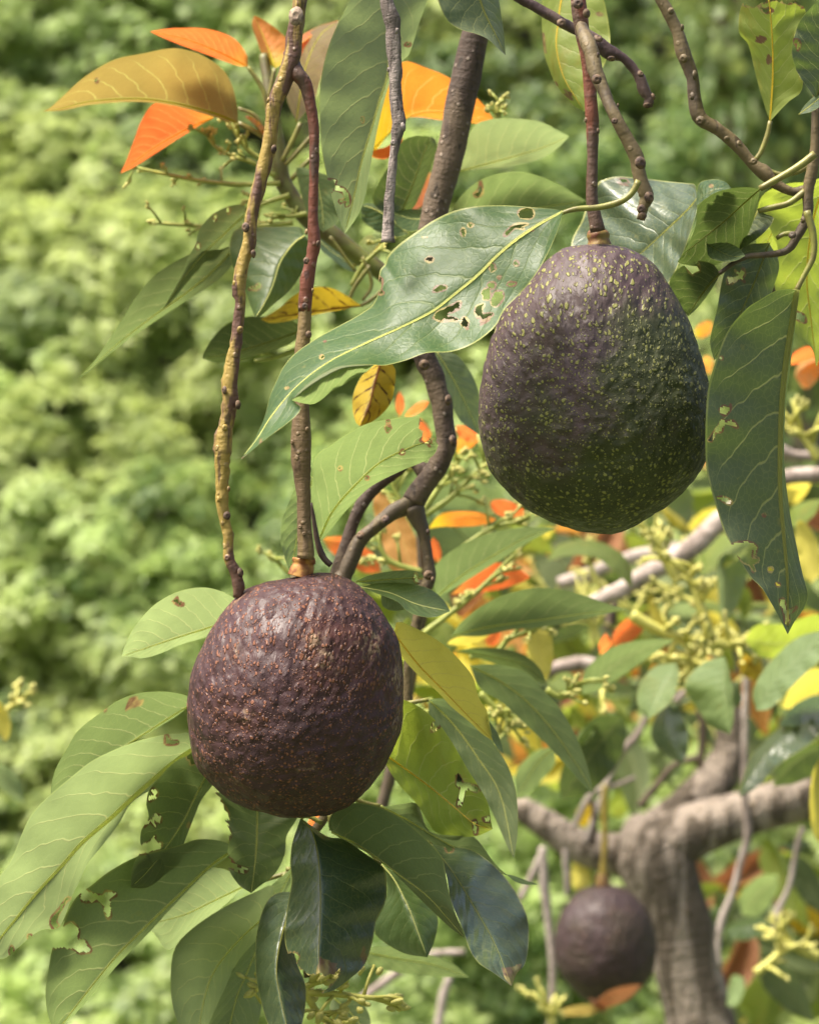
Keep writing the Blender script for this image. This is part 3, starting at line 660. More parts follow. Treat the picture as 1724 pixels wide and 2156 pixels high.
# ================================================================== BARE TWIGS
gt = thing('dead_twig', 'weathered grey dead twig hanging straight down between the two branches', 'twig', tuple(W3(np.array(815.), np.array(0.), .95)))
twig('stem', gt, 'B', [(722,-140,36),(733,20,37),(757,110,44),(766,170,40),(770,300,39),(778,450,37),(790,600,37),(800,680,39),(778,780,26),(765,900,24),(752,1020,24),(744,1100,26),(740,1200,27),(739,1270,33),(738,1322,39)], .955, BK_GREY, .30, 18)
for x, y, r_, ax in ((790,170,14,(1,-.4,-.2)),(826,690,20,(1,-.3,.2)),(768,778,14,(0,-1,0)),(738,380,12,(-1,-.3,0))):
    knob(gt, 'B', x, y, r_, r_, .948, BK_GREY, ax)
bt = thing('dead_twig', 'bare near-black curved twig crossing behind the red-brown branch', 'twig', tuple(W3(np.array(1090.), np.array(0.), 1.02)))
twig('stem', bt, 'C', [(-80,-120,20),(70,-20,23),(180,40,25),(300,112,28),(410,165,29),(500,215,36),(545,255,40),(590,290,40),(625,300,30),(665,325,27),(720,388,25),(752,440,30),(765,490,30),(795,535,24),(788,580,24)], 1.02, BK_BLACK, .28, 14)
for x, y, r_, ax in ((318,125,20,(0,-1,0)),(590,325,18,(0,-.5,-1)),(752,402,16,(.7,-1,.4)),(822,525,16,(1,-.3,.3)),(786,580,18,(0,-.5,-1)),(520,205,20,(.2,-1,.8))):
    knob(bt, 'C', x, y, r_, r_, 1.012, M_SCARD, ax)

# ================================================================== LEAVES HANGING FROM ABOVE
hb = thing('leafy_twig', 'pale veined leaf with a curled bite hanging beside the grey dead twig', 'twig', tuple(W3(np.array(830.), np.array(-60.), 1.05)))
twig('stem', hb, 'B', [(760,-140,14),(800,-260,18),(900,-420,24)], 1.05, BK_TAN)
leaf(hb, 'B', [(762,-160),(745,60),(742,240),(738,400),(692,550),(655,680),(618,800),(585,920),(555,1060),(502,1276)], [(640,-160),(560,-60),(500,60),(430,210),(388,350),(366,500),(366,640),(376,800),(396,920),(420,1020),(445,1120),(472,1200)], [(900,-150),(960,-60),(950,10),(910,120),(880,220),(850,300),(806,338),(752,440),(700,620),(662,800),(636,940),(612,1080),(565,1190)],
     1.06, 1.04, -.016, .016, 'pale', 'under', [[(395,975),(455,985),(452,1010),(500,1030),(532,1075),(526,1118),(508,1125),(512,1095),(478,1108),(474,1092),(505,1085),(490,1050),(440,1035),(428,1048),(400,1040)], blob(845,243,14,8,1), blob(600,655,5,14,2)], seed=11, rib=1.0)
tb_ = thing('leafy_twig', 'dark shaded leaf pointing down at the top edge over the thick dark branch', 'twig', tuple(W3(np.array(1000.), np.array(-80.), .96)))
twig('stem', tb_, 'B', [(1180,-230,12),(1150,-330,16),(1180,-460,20)], .96, BK_TAN)
leaf(tb_, 'B', [(1180,-240),(1215,-80),(1262,60),(1320,180),(1379,302)], [(1040,-200),(1000,-80),(1012,10),(1060,110),(1130,160),(1210,182),(1280,212),(1340,268)], [(1280,-180),(1330,-60),(1345,10),(1358,100),(1372,200)], .955, .95, -.012, .016, 'dark', 'under', seed=12)
tl_ = thing('leafy_twig', 'broad lime leaf with brown margin behind the fork of the red-brown branch', 'twig', tuple(W3(np.array(1170.), np.array(-60.), 1.09)))
twig('stem', tl_, 'C', [(330,-160,12),(300,-260,16),(340,-420,20)], 1.09, BK_TAN)
leaf(tl_, 'C', [(360,-170),(320,-20),(300,120),(290,260),(330,420),(400,540),(445,610)], [(260,-140),(215,0),(212,140),(222,280),(252,380),(290,465),(340,530),(390,580)], [(470,-150),(540,-20),(570,100),(584,230),(560,330),(510,440),(470,560)], 1.10, 1.08, .02, -.012, 'lime', 'under', spots=[[(212,190),(232,180),(236,270),(222,290),(210,250)],[(270,440),(300,450),(296,475)],[(330,490),(370,500),(390,560),(340,530)],[(500,20),(560,110),(582,180),(560,160)]], seed=13)

# ================================================================== YOUNG FLUSH (orange leaves)
yf = thing('flowering_shoot', 'green shoot crowned with young orange and olive leaves, upper left', 'branch', tuple(W3(np.array(700.), np.array(500.), 1.2)))
twig('stem', yf, 'B', [(60,300,26,1.22),(100,560,34),(130,760,42),(145,900,48),(165,990,46),(225,1090,45),(300,1190,50),(420,1275,54),(540,1370,50),(640,1440,48),(760,1530,46),(900,1650,44)], 1.215, plain_mat('shoot_green', (.13, .15, .035), .5, .4, 120, (.09, .075, .03)), .10, 12)
for P_ in ([(1480,760,12),(1455,560,14),(1420,460,13),(1352,362,11)], [(1490,800,12),(1430,740,15),(1300,670,13)], [(1500,760,12),(1470,560,13),(1500,372,11)], [(1540,880,12),(1600,760,14),(1640,670,12)], [(1560,900,12),(1650,800,13),(1720,720,11)], [(1590,980,12),(1680,880,12),(1740,840,10)],[(1480,790,10),(1400,640,12),(1300,590,9)]):
    twig('petiole', yf, 'A', P_, 1.205, M_PET, .05, 8)
leaf(yf, 'A', [(1352,362),(1200,285),(1010,212),(820,172)], [(1345,295),(1270,206),(1130,158),(980,153),(890,160)], [(1290,356),(1150,305),(1000,250),(900,210)], 1.20, 1.17, -.02, .008, 'orange', 'under', seed=20)
leaf(yf, 'A', [(1300,668),(1150,612),(950,562),(750,538),(500,552),(350,588),(235,608)], [(1296,600),(1272,480),(1218,380),(1120,310),(1030,275),(930,264),(780,292),(620,328),(460,422),(340,530),(272,590)], [(1240,664),(1150,632),(950,580),(750,556),(500,572),(350,602)], 1.185, 1.15, -.030, .006, 'olive', 'under', [blob(530,440,8,10,1)], seed=21)
leaf(yf, 'A', [(1165,640),(1000,715),(850,800),(740,880),(658,946)], [(1000,570),(850,562),(775,655),(735,760),(692,875)], [(1080,690),(960,765),(830,850),(720,918)], 1.21, 1.19, -.02, .012, 'orange', 'under', seed=22)
leaf(yf, 'A', [(1500,372),(1470,280),(1430,180),(1388,86)], [(1442,320),(1402,220),(1376,130)], [(1565,335),(1590,250),(1540,185),(1450,115)], 1.21, 1.23, .02, -.01, 'flame', 'top', seed=23)
leaf(yf, 'B', [(240,665),(262,500),(300,330),(370,190),(468,116)], [(192,560),(172,420),(200,300),(262,220),(350,150)], [(330,560),(372,430),(420,270),(452,170)], 1.22, 1.24, .02, -.015, 'olive', 'under', seed=24)
leaf(yf, 'B', [(175,300),(260,240),(350,180),(470,112)], [(190,240),(270,190),(370,140)], [(230,320),(300,270),(400,200)], 1.235, 1.25, .01, .0, 'orange', 'top', seed=25, rib=.6)
leaf(yf, 'B', [(645,830),(700,770),(850,640),(1000,610),(1180,640),(1345,694)], [(690,640),(740,470),(812,338),(950,372),(1085,432),(1230,542),(1300,630)], [(680,812),(760,710),(860,640),(1030,655),(1200,672)], 1.20, 1.25, -.03, .01, 'flame', 'under', seed=26, label='large young leaf shading from yellow at its base to orange')
leaf(yf, 'B', [(640,850),(700,842),(760,820),(824,755)], [(660,820),(720,805),(780,770)], [(680,866),(740,862),(790,810)], 1.2, 1.2, -.01, .01, 'orange', 'under', seed=27, rib=0)
leaf(yf, 'B', [(975,940),(930,1040),(862,1142)], [(930,960),(890,1050),(866,1110)], [(1000,1000),(960,1090),(900,1140)], 1.25, 1.25, .01, -.01, 'orange', 'under', seed=28, rib=0)
leaf(yf, 'A', [(1440,740),(1400,690),(1340,640)], [(1390,672),(1360,652)], [(1445,700),(1400,655),(1350,630)], 1.2, 1.2, .02, -.0, 'peach', 'top', seed=29, rib=0)
for i, (w_, pts, n_) in enumerate((('A', [(1530,1000),(1300,1006),(1080,985),(900,950),(720,910)], 7), ('A', [(1500,960),(1390,890),(1250,845),(1170,790),(1120,715)], 10), ('A', [(1600,1215),(1400,1235),(1100,1235),(950,1225),(825,1215)], 8), ('A', [(1580,1065),(1440,1110),(1360,1150)], 4), ('A', [(1480,900),(1370,830),(1310,760),(1260,680)], 7), ('A', [(1640,1900),(1500,1950),(1390,1972)], 1), ('A', [(1700,1160),(1600,1180),(1540,1180)], 7), ('B', [(1320,760),(1345,680),(1320,600),(1345,560)], 9), ('B', [(540,1560),(600,1450),(680,1370),(770,1280)], 4))):
    panicle(yf, w_, pts, 1.21, n_, M_STK, .0009, .010, i, i not in (5,), .0008)
# older leaves lower on the same shoot
leaf(yf, 'A', [(1336,1168),(1220,1280),(1120,1375),(1010,1505),(955,1590),(890,1690)], [(1335,1120),(1240,1128),(1150,1178),(1085,1262),(1070,1330),(1030,1400),(1000,1480),(945,1585)], [(1335,1212),(1250,1290),(1180,1370),(1100,1450),(1000,1570),(930,1655)], 1.19, 1.16, -.02, .01, 'green', 'under', [blob(1248,1148,5,16,1), blob(1175,1190,5,14,2), blob(1082,1345,8,14,3)], seed=30)
leaf(yf, 'A', [(1300,1330),(1150,1490),(1000,1610),(830,1730),(650,1870),(540,1970),(432,2062)], [(1200,1360),(1100,1370),(1010,1400),(860,1490),(760,1600),(670,1740),(580,1880),(500,1990)], [(1265,1450),(1150,1560),(990,1660),(830,1765),(700,1855),(570,1955),(480,2035)], 1.20, 1.15, -.025, .008, 'green', 'under', seed=31, label='long slender green leaf with a dry white tip, left of the yellow stem')
leaf(yf, 'A', [(1660,1285),(1600,1330),(1530,1430),(1488,1560),(1440,1660),(1395,1732)], [(1640,1240),(1540,1236),(1400,1242),(1290,1252),(1255,1330),(1262,1430),(1302,1510),(1342,1600),(1376,1690)], [(1700,1330),(1690,1410),(1650,1490),(1580,1585),(1490,1665),(1430,1718)], 1.15, 1.13, .022, .012, 'pale', 'top', [blob(1390,1575,26,7,3), blob(1410,1560,9,10,8)], seed=32)
leaf(yf, 'A', [(1660,1800),(1450,1872),(1280,1922),(1105,1958)], [(1600,1755),(1450,1728),(1330,1732),(1220,1782),(1150,1860),(1112,1930)], [(1600,1868),(1500,1908),(1350,1955),(1200,1980)], 1.21, 1.19, -.016, .01, 'dark', 'under', seed=33)
leaf(yf, 'B', [(590,1668),(400,1692),(200,1722),(45,1742)], [(520,1618),(430,1572),(330,1568),(230,1610),(140,1685)], [(490,1690),(400,1706),(300,1728),(200,1750),(100,1764)], 1.19, 1.18, -.012, .008, 'dying', 'under', seed=34)
leaf(yf, 'B', [(330,930),(360,1030),(380,1140),(385,1265)], [(240,912),(250,1000),(280,1120),(320,1210)], [(420,962),(456,1010),(440,1080),(468,1200)], 1.18, 1.18, .02, -.01, 'pale', 'top', seed=35)
leaf(yf, 'B', [(850,1275),(740,1185),(660,1140),(590,1118)], [(800,1195),(720,1132),(640,1108)], [(780,1292),(680,1262),(600,1205)], 1.19, 1.18, .012, -.006, 'green', 'top', seed=36)
for pts in ([(640,1450,12),(560,1560,12),(520,1650,10)], [(590,1668,9),(640,1640,11),(760,1540,12)], [(600,1400,10),(650,1550,10),(600,1640,9)], [(420,1290,10),(500,1400,10),(560,1480,8)]):
    twig('petiole', yf, 'B', pts, 1.205, M_PET, .05, 8)
leaf(yf, 'B', [(360,1310),(430,1370),(500,1420),(570,1490)], [(400,1300),(470,1340),(540,1410)], [(370,1360),(440,1420),(510,1470)], 1.23, 1.23, .012, -.01, 'green', 'top', seed=37)
leaf(yf, 'B', [(700,1330),(640,1400),(600,1450),(560,1520)], [(640,1280),(580,1330),(550,1420)], [(700,1380),(670,1440),(610,1500)], 1.25, 1.25, .012, -.01, 'lime', 'under', seed=38)

# ================================================================== THICK DARK BRANCH
db_ = thing('leafy_branch', 'thick dark brown spotted branch behind the chewed leaf, forking below it', 'branch', tuple(W3(np.array(985.), np.array(100.), 1.12)))
twig('stem', db_, 'B', [(1300,-200,72,1.12),(1250,20,74),(1210,200,76),(1166,400,80),(1122,600,80),(1084,800,78),(1040,980,74),(1002,1120,72),(960,1300,68),(920,1500,66),(900,1700,66),(930,1920,64),(985,2050,58),(1014,2150,55),(1034,2200,58),(1042,2300,56),(1060,2400,56),(1040,2470,56),(1010,2540,56),(962,2610,56),(910,2680,60),(876,2740,62)], 1.12, BK_DARK, .10, 20)
twig('side_stem', db_, 'E', [(900,990,58),(850,1030,52),(780,1062,46),(722,1105,40),(650,1165,36),(585,1228,41),(545,1310,44),(508,1400,42),(490,1480,40)], 1.12, BK_OLIVE, .14, 16)
twig('side_stem', db_, 'E', [(940,850,50),(860,800,26),(780,860,26),(690,915,36),(630,980,34),(590,1040,36),(548,1130,33),(515,1250,38),(472,1390,44),(450,1480,40)], 1.125, BK_DARK, .14, 14)
twig('side_stem', db_, 'E', [(876,1040,58),(905,1110,44),(930,1180,34),(948,1260,28),(958,1340,28),(965,1420,34),(945,1490,34),(915,1600,32),(890,1700,28),(855,1850,26),(845,2000,26),(850,2140,26)], 1.12, BK_OLIVE, .16, 14)
for x, y, r_, ax in ((1072,460,24,(1,-.5,0)),(1098,680,26,(1,-.5,.2)),(935,268,24,(0,-1,-.3)),(720,1110,20,(-.6,-1,.3)),(585,1195,20,(-.7,-1,.4)),(960,1415,22,(.4,-1,0)),(985,1440,14,(1,-.4,0)),(960,1180,14,(1,-.4,0))):
    knob(db_, 'E', x, y, r_, r_, 1.085, M_SCARD, ax)
leaf(db_, 'B', [(1120,935),(1300,888),(1500,832),(1620,790),(1724,745)], [(1160,820),(1200,692),(1290,652),(1400,646),(1560,662),(1665,712)], [(1250,925),(1400,908),(1560,872),(1660,812)], 1.20, 1.21, -.022, .01, 'pale', 'under', seed=40)
leaf(db_, 'B', [(1080,1190),(1250,1172),(1450,1150),(1650,1120),(1818,1096)], [(1105,1110),(1200,1010),(1320,952),(1450,936),(1560,960),(1680,1012),(1760,1062)], [(1150,1230),(1300,1230),(1500,1200),(1680,1150)], 1.19, 1.20, -.022, .01, 'green', 'under', [[(1205,1060),(1235,1030),(1240,985),(1252,1035),(1250,1060),(1220,1075)]], seed=41)
leaf(db_, 'B', [(810,1165),(872,1010),(925,860),(972,745)], [(690,1145),(652,1080),(690,990),(760,880),(800,785),(880,742)], [(880,1130),(950,970),(1000,830),(1002,770)], 1.17, 1.17, -.012, .018, 'dark', 'under', seed=42)
leaf(db_, 'B', [(1010,1185),(880,1195),(765,1165)], [(950,1145),(850,1142),(800,1150)], [(960,1235),(860,1262),(790,1230)], 1.16, 1.16, .012, -.01, 'green', 'top', seed=43)
leaf(db_, 'E', [(1000,190),(1090,340),(1170,500),(1236,650)], [(1000,300),(1055,420),(1130,570)], [(1110,210),(1200,330),(1245,480)], 1.16, 1.17, -.012, .012, 'green', 'under', seed=44)
leaf(db_, 'E', [(700,240),(665,370),(635,490),(585,602)], [(600,320),(548,430),(546,520),(562,580)], [(775,280),(772,400),(745,490),(665,570)], 1.11, 1.10, .008, .008, 'dying', 'under', seed=45, label='yellow leaf with dark brown veins hanging under the chewed leaf')
leaf(db_, 'E', [(362,1215),(440,1060),(565,918),(700,796),(850,722),(940,692),(1012,705)], [(322,1010),(326,890),(345,765),(430,702),(500,652),(620,590),(750,562),(840,552),(910,552),(940,590),(980,650)], [(390,1215),(470,1110),(550,1020),(650,928),(800,850),(930,796),(990,755)], 1.06, 1.03, -.028, .010, 'green', 'under', [[(905,530),(918,560),(912,610),(935,650),(915,680),(950,695),(965,712),(952,676),(975,690),(960,660),(985,668),(1030,640),(1000,540)], blob(738,600,5,30,1), blob(738,612,14,10,2), blob(815,745,9,12,3), blob(478,832,7,8,4), blob(625,885,6,8,5)], seed=46, rib=1.2, label='large green leaf seen from below with a bite out of its tip')
leaf(db_, 'E', [(330,880),(270,1060),(235,1250),(205,1402)], [(240,930),(192,1030),(158,1130),(153,1230),(178,1330)], [(350,1030),(340,1200),(270,1380)], 1.07, 1.06, -.01, .012, 'green', 'under', seed=47)
leaf(db_, 'E', [(560,1450),(700,1440),(850,1430),(935,1424)], [(640,1415),(780,1390),(900,1394)], [(650,1466),(800,1478),(900,1468)], 1.05, 1.05, -.012, .004, 'green', 'under', [[(880,1430),(890,1405),(900,1440),(940,1435),(930,1460),(890,1450)]], seed=48)
leaf(db_, 'E', [(590,1480),(750,1512),(900,1575),(1076,1612)], [(680,1458),(800,1455),(880,1465),(970,1492),(1040,1550)], [(690,1520),(790,1560),(860,1622),(980,1646)], 1.04, 1.02, .014, -.008, 'pale', 'top', seed=49)
leaf(db_, 'E', [(700,1515),(760,1545),(830,1602)], [(715,1512),(770,1528)], [(705,1575),(740,1604),(790,1610)], 1.045, 1.045, -.002, .008, 'green', 'under', rib=0, seed=50)
# ================================================================== RIGHT LEAFY BRANCH
rl = thing('leafy_branch', 'knobbly olive branch curving down at the upper right with large hanging leaves', 'branch', tuple(W3(np.array(1700.), np.array(300.), 1.02)))
twig('stem', rl, 'C', [(800,-180,28),(850,-20,31),(902,70,33),(950,170,33),(982,290,42),(1030,420,34),(1042,520,35),(1072,640,40),(1180,712,33),(1272,792,33),(1360,892,31),(1425,945,40),(1500,1012,28),(1580,1046,25),(1650,1030,26)], 1.02, BK_OLIVE, .16, 16)
twig('side_stem', rl, 'C', [(1730,420,20),(1708,560,24),(1702,800,28),(1682,940,32),(1662,1050,31),(1658,1180,28),(1605,1285,25),(1545,1368,20),(1430,1391,17),(1330,1400,15),(1250,1440,13),(1180,1492,12)], 1.01, BK_OLIVE, .12, 14)
for P_, d_ in (([(1655,1150,22),(1690,1280,20),(1690,1400,17),(1642,1500,15),(1596,1590,15)], 1.0), ([(1700,840,24),(1650,880,22),(1560,940,20),(1400,1030,17)], 1.0), ([(1650,1040,20),(1560,1108,17),(1470,1132,17),(1390,1152,14)], 1.01), ([(1370,880,15),(1405,830,14),(1440,740,14),(1456,660,12)], 1.02), ([(1690,890,16),(1600,940,15),(1500,950,13),(1420,910,10)], 1.02), ([(1600,1280,18),(1540,1275,14),(1490,1300,12)], 1.02)):
    twig('petiole', rl, 'C', P_, d_, M_PET, .10, 10)
for x, y, r_, ax in ((918,60,16,(.6,-1,0)),(982,320,20,(-.6,-1,-.3)),(1050,410,22,(1,-.4,0)),(1025,525,18,(-1,-.4,0)),(1075,660,22,(-.5,-1,-.3)),(1220,760,14,(0,-1,-.6)),(1290,780,14,(.6,-1,.4)),(980,150,16,(1,-.3,0)),(1365,880,16,(-.2,-1,0)),(1630,1200,16,(-1,-.4,0)),(1575,1280,18,(-.5,-1,.5))):
    knob(rl, 'C', x, y, r_, r_, 1.005, BK_OLIVE, ax)
leaf(rl, 'C', [(1456,660),(1470,400),(1466,200),(1455,60),(1440,-60)], [(1432,600),(1380,420),(1338,250),(1290,185),(1284,120),(1300,30),(1360,-50)], [(1550,560),(1628,490),(1630,340),(1640,150),(1645,50),(1560,-30)], 1.03, 1.0, .018, -.018, 'lime', 'under', [[(1396,40),(1430,52),(1450,45),(1470,60),(1430,68)], [(1290,-40),(1305,25),(1370,38),(1430,12),(1490,0),(1545,22),(1600,14),(1640,40),(1700,-80),(1400,-120)]], seed=60, spots=[blob(1405,215,28,22,3,.5), blob(1450,330,14,30,2,.5)])
leaf(rl, 'C', [(1712,545),(1735,380),(1748,160),(1760,-80)], [(1660,480),(1600,390),(1572,290),(1582,210),(1620,110),(1680,40),(1730,-20)], [(1780,450),(1860,250),(1850,0)], .985, .985, -.006, .02, 'dark', 'under', [[(1582,215),(1610,220),(1618,250),(1606,275),(1600,250)]], seed=61)
leaf(rl, 'C', [(1612,625),(1680,572),(1800,470)], [(1640,580),(1690,530),(1760,470)], [(1680,610),(1740,570),(1790,510)], .98, .98, .008, -.006, 'slate', 'top', seed=62)
leaf(rl, 'C', [(1400,1030),(1300,1120),(1200,1212),(1090,1300),(1000,1372),(950,1430)], [(1320,1022),(1245,1028),(1150,1055),(1062,1125),(1052,1220),(1010,1330)], [(1386,1120),(1345,1255),(1272,1370),(1150,1450),(1010,1448)], 1.01, 1.03, -.018, .012, 'dark', 'under', seed=63)
leaf(rl, 'C', [(1050,1120),(1110,1055),(1170,1030),(1244,1028)], [(1058,1040),(1075,995),(1150,978),(1215,995)], [(1085,1105),(1130,1075),(1190,1045)], 1.012, 1.005, .012, -.004, 'green', 'top', [blob(1135,1015,5,5,2)], rib=0, seed=64)
leaf(rl, 'C', [(1390,1150),(1350,1220),(1310,1300),(1285,1368)], [(1360,1180),(1320,1240),(1290,1310)], [(1440,1172),(1476,1185),(1462,1225),(1400,1290),(1330,1340)], 1.03, 1.03, .006, -.012, 'dark', 'under', seed=65)
leaf(rl, 'C', [(1182,1492),(1120,1560),(1060,1640),(1008,1725)], [(1140,1440),(1050,1425),(950,1470),(905,1545),(935,1620),(975,1690)], [(1160,1540),(1100,1630),(1050,1690)], 1.02, 1.04, -.008, .008, 'dark', 'under', [[(1050,1420),(1070,1470),(1035,1500),(1010,1470),(1000,1425)]], seed=66)
leaf(rl, 'C', [(1110,1330),(1180,1370),(1250,1400),(1320,1396)], [(1130,1318),(1210,1320),(1280,1350)], [(1120,1400),(1180,1425),(1260,1425)], 1.025, 1.0, .012, -.006, 'slate', 'top', seed=67, rib=.6)
leaf(rl, 'C', [(1450,1325),(1370,1540),(1260,1780),(1150,1965)], [(1330,1335),(1290,1370),(1206,1490),(1166,1680),(1130,1840),(1132,1900)], [(1505,1440),(1470,1580),(1400,1760),(1260,1900)], 1.035, 1.02, -.012, .014, 'dark', 'under', [[(1265,1475),(1290,1495),(1310,1462),(1318,1500),(1298,1515),(1318,1540),(1290,1520),(1268,1535),(1226,1550),(1225,1515),(1250,1522),(1282,1508)]], seed=68)
leaf(rl, 'C', [(1596,1582),(1576,1740),(1556,1870),(1535,2020),(1520,2180),(1511,2380),(1510,2680),(1530,2930),(1550,3180),(1551,3462)],
     [(1540,1578),(1480,1590),(1400,1636),(1330,1682),(1240,1782),(1190,1880),(1150,2000),(1116,2130),(1103,2330),(1106,2540),(1130,2660),(1160,2760),(1200,2890),(1245,2975),(1290,3060),(1350,3150),(1410,3210),(1460,3290),(1510,3380)],
     [(1602,1660),(1590,1800),(1566,2000),(1540,2200),(1532,2450),(1535,2560),(1562,2790),(1600,2980),(1632,3130),(1662,3245),(1640,3320),(1590,3390)],
     .975, .965, -.020, .012, 'dark', 'under', [[(1180,2235),(1205,2215),(1228,2228),(1240,2208),(1236,2240),(1212,2266),(1190,2255)], [(1118,2400),(1140,2370),(1165,2335),(1190,2300),(1198,2288),(1205,2300),(1250,2295),(1278,2330),(1265,2332),(1210,2308),(1190,2355),(1160,2360),(1140,2405),(1122,2408)], [(1168,2715),(1200,2712),(1245,2735),(1240,2750),(1222,2748)], [(1230,2980),(1270,2962),(1330,2955),(1375,2972),(1383,2990),(1375,3030),(1362,3035),(1370,2985),(1350,3030),(1365,3055),(1390,3045),(1390,3065),(1360,3080),(1372,3115),(1360,3120),(1345,3085),(1300,3060),(1260,3000)], blob(1458,3108,11,11,2), blob(1498,3190,10,9,5), [(1508,3275),(1530,3270),(1545,3330),(1600,3312),(1580,3335),(1555,3350),(1560,3390),(1540,3400),(1530,3350),(1520,3320)], blob(1422,2812,6,5,3), blob(1190,1955,7,6,3)],
     seed=69, rib=1.5, wave=.0016, label='longest dark leaf hanging at the right edge with chewed spots near its tip')
for i, (mid_, a_, b_) in enumerate((
    ([(1770,960),(1690,1200),(1655,1500),(1680,1760),(1708,2000)], [(1600,1010),(1470,1070),(1400,1120),(1460,1260),(1500,1380),(1480,1560),(1550,1740),(1610,1840),(1680,1900)], [(1800,1200),(1800,1700),(1740,1900)]),
    ([(1740,1000),(1560,1130),(1450,1300),(1400,1420)], [(1560,1000),(1420,1060),(1380,1180),(1380,1330)], [(1640,1180),(1560,1300),(1460,1400)]))):
    leaf(rl, 'C', mid_, a_, b_, 1.08 + .02 * i, 1.09 + .02 * i, -.012, .018, 'lime', 'under', seed=70 + i, holes=([[(1600,1700),(1640,1720),(1650,1760),(1600,1740)]] if i == 0 else ()))

# ================================================================== LOWER LEFT SPRAY (behind the dark avocado)
ll = thing('leafy_branch', 'spray of long green leaves hanging behind the dark purple avocado, lower left', 'branch', tuple(W3(np.array(560.), np.array(1500.), 1.07)))
twig('stem', ll, 'G', [(1700,-700,34,1.12),(1600,-200,34,1.12),(1480,300,32,1.10),(1420,700,30),(1440,950,28),(1400,1120,24),(1330,1240,18)], 1.10, BK_OLIVE, .12, 12)
for P_, d_ in (([(1480,200,14),(1350,-30,12),(1300,-70,10)], 1.08), ([(1440,450,14),(1200,400,13),(1030,415,10)], 1.08), ([(1420,700,15),(1250,640,14),(1150,590,13),(1055,645,13)], 1.06), ([(1420,720,13),(1250,740,12),(1130,782,10)], 1.06), ([(1400,1110,15),(1350,1160,15),(1290,1196,12)], 1.08), ([(1430,900,12),(1410,950,10)], 1.09), ([(1560,1310,13),(1600,1320,13),(1330,1405,12)], 1.10), ([(1560,1330,12),(1500,1450,13),(1440,1570,12)], 1.09)):
    twig('petiole', ll, 'G', P_, d_, M_PET, .08, 9)
leaf(ll, 'D', [(1310,1630),(1170,1690),(1000,1745),(850,1795),(664,1858)], [(1300,1560),(1200,1500),(1090,1482),(960,1510),(840,1580),(740,1690),(690,1785)], [(1220,1705),(1120,1755),(1000,1790),(870,1845),(780,1868),(715,1862)], 1.07, 1.03, -.022, .008, 'pale', 'under', [[(945,1555),(965,1555),(965,1535),(980,1560),(1005,1575),(985,1580),(960,1570)]], seed=80)
leaf(ll, 'G', [(1040,412),(900,500),(760,590),(600,690),(430,785),(278,912)], [(1025,366),(900,342),(760,350),(650,388),(560,450),(430,552),(370,650),(312,750),(284,840)], [(970,472),(850,545),(720,618),(560,706),(430,800),(330,870)], 1.08, 1.05, -.026, .006, 'green', 'under', spots=[[(715,370),(740,362),(745,385),(785,405),(740,410),(725,440),(680,445),(705,405)], blob(580,430,16,10,2)], seed=81)
leaf(ll, 'G', [(1060,642),(900,765),(720,925),(600,1036),(450,1165),(340,1290),(200,1442),(80,1592),(0,1690),(-70,1790)], [(1040,570),(980,570),(900,576),(750,612),(620,662),(500,722),(400,800),(280,900),(180,1002),(125,1110),(72,1240),(20,1322),(-40,1400),(-80,1560)], [(980,740),(860,852),(720,950),(650,1062),(560,1182),(480,1282),(430,1390),(400,1450),(330,1620),(240,1640),(170,1680),(100,1740),(20,1800)], 1.055, 1.00, -.030, .014, 'pale', 'under', [[(905,580),(915,578),(935,610),(970,612),(968,628),(905,628)], [(388,1470),(362,1490),(330,1540),(310,1590),(322,1626),(300,1640),(280,1615),(285,1575),(330,1520),(365,1470)], blob(165,1680,10,14,3), blob(66,1760,10,26,4)], seed=82, rib=1.7, wave=.0016, label='largest pale green leaf seen from below, reaching the left edge')
leaf(ll, 'G', [(1135,775),(1060,930),(990,1070),(880,1230),(800,1330),(715,1412)], [(1070,690),(960,722),(870,812),(818,875),(800,950),(812,1030),(772,1100),(768,1170),(780,1200),(740,1262),(720,1330)], [(1172,830),(1100,935),(1052,1050),(1000,1180),(960,1262),(880,1362),(800,1412)], 1.045, 1.03, -.016, .010, 'green', 'under', [[(1010,685),(1045,680),(1085,695),(1060,735),(1040,738),(1050,710),(1030,712)], [(845,870),(862,890),(855,915),(820,940),(812,925),(840,905),(828,878)], [(760,1190),(830,1150),(850,1130),(845,1160),(885,1170),(870,1200),(800,1225),(740,1225)], [(790,1060),(830,1040),(850,1010),(880,1030),(875,1058),(850,1045),(850,1080),(820,1055),(790,1080)]], seed=83, spots=[blob(1035,1075,14,22,1)])
leaf(ll, 'G', [(1295,1193),(1150,1292),(1000,1432),(800,1622),(650,1772),(540,1902),(430,2042),(300,2210)], [(1200,1156),(1080,1148),(980,1180),(860,1210),(740,1246),(600,1322),(500,1400),(420,1462),(370,1552),(340,1640),(290,1740),(264,1870),(250,1980),(262,2100)], [(1230,1252),(1110,1345),(935,1525),(805,1668),(640,1838),(530,1970),(420,2092)], 1.06, 1.03, -.026, .008, 'green', 'under', [[(440,1430),(470,1420),(500,1440),(560,1452),(580,1430),(640,1450),(600,1480),(606,1568),(585,1575),(560,1500),(530,1485),(455,1490)], [(330,1640),(390,1600),(432,1640),(430,1690),(470,1705),(498,1760),(440,1770),(400,1745),(350,1738),(290,1742),(300,1690)]], seed=84, wave=.002, label='leaf with large ragged holes below the largest pale leaf')
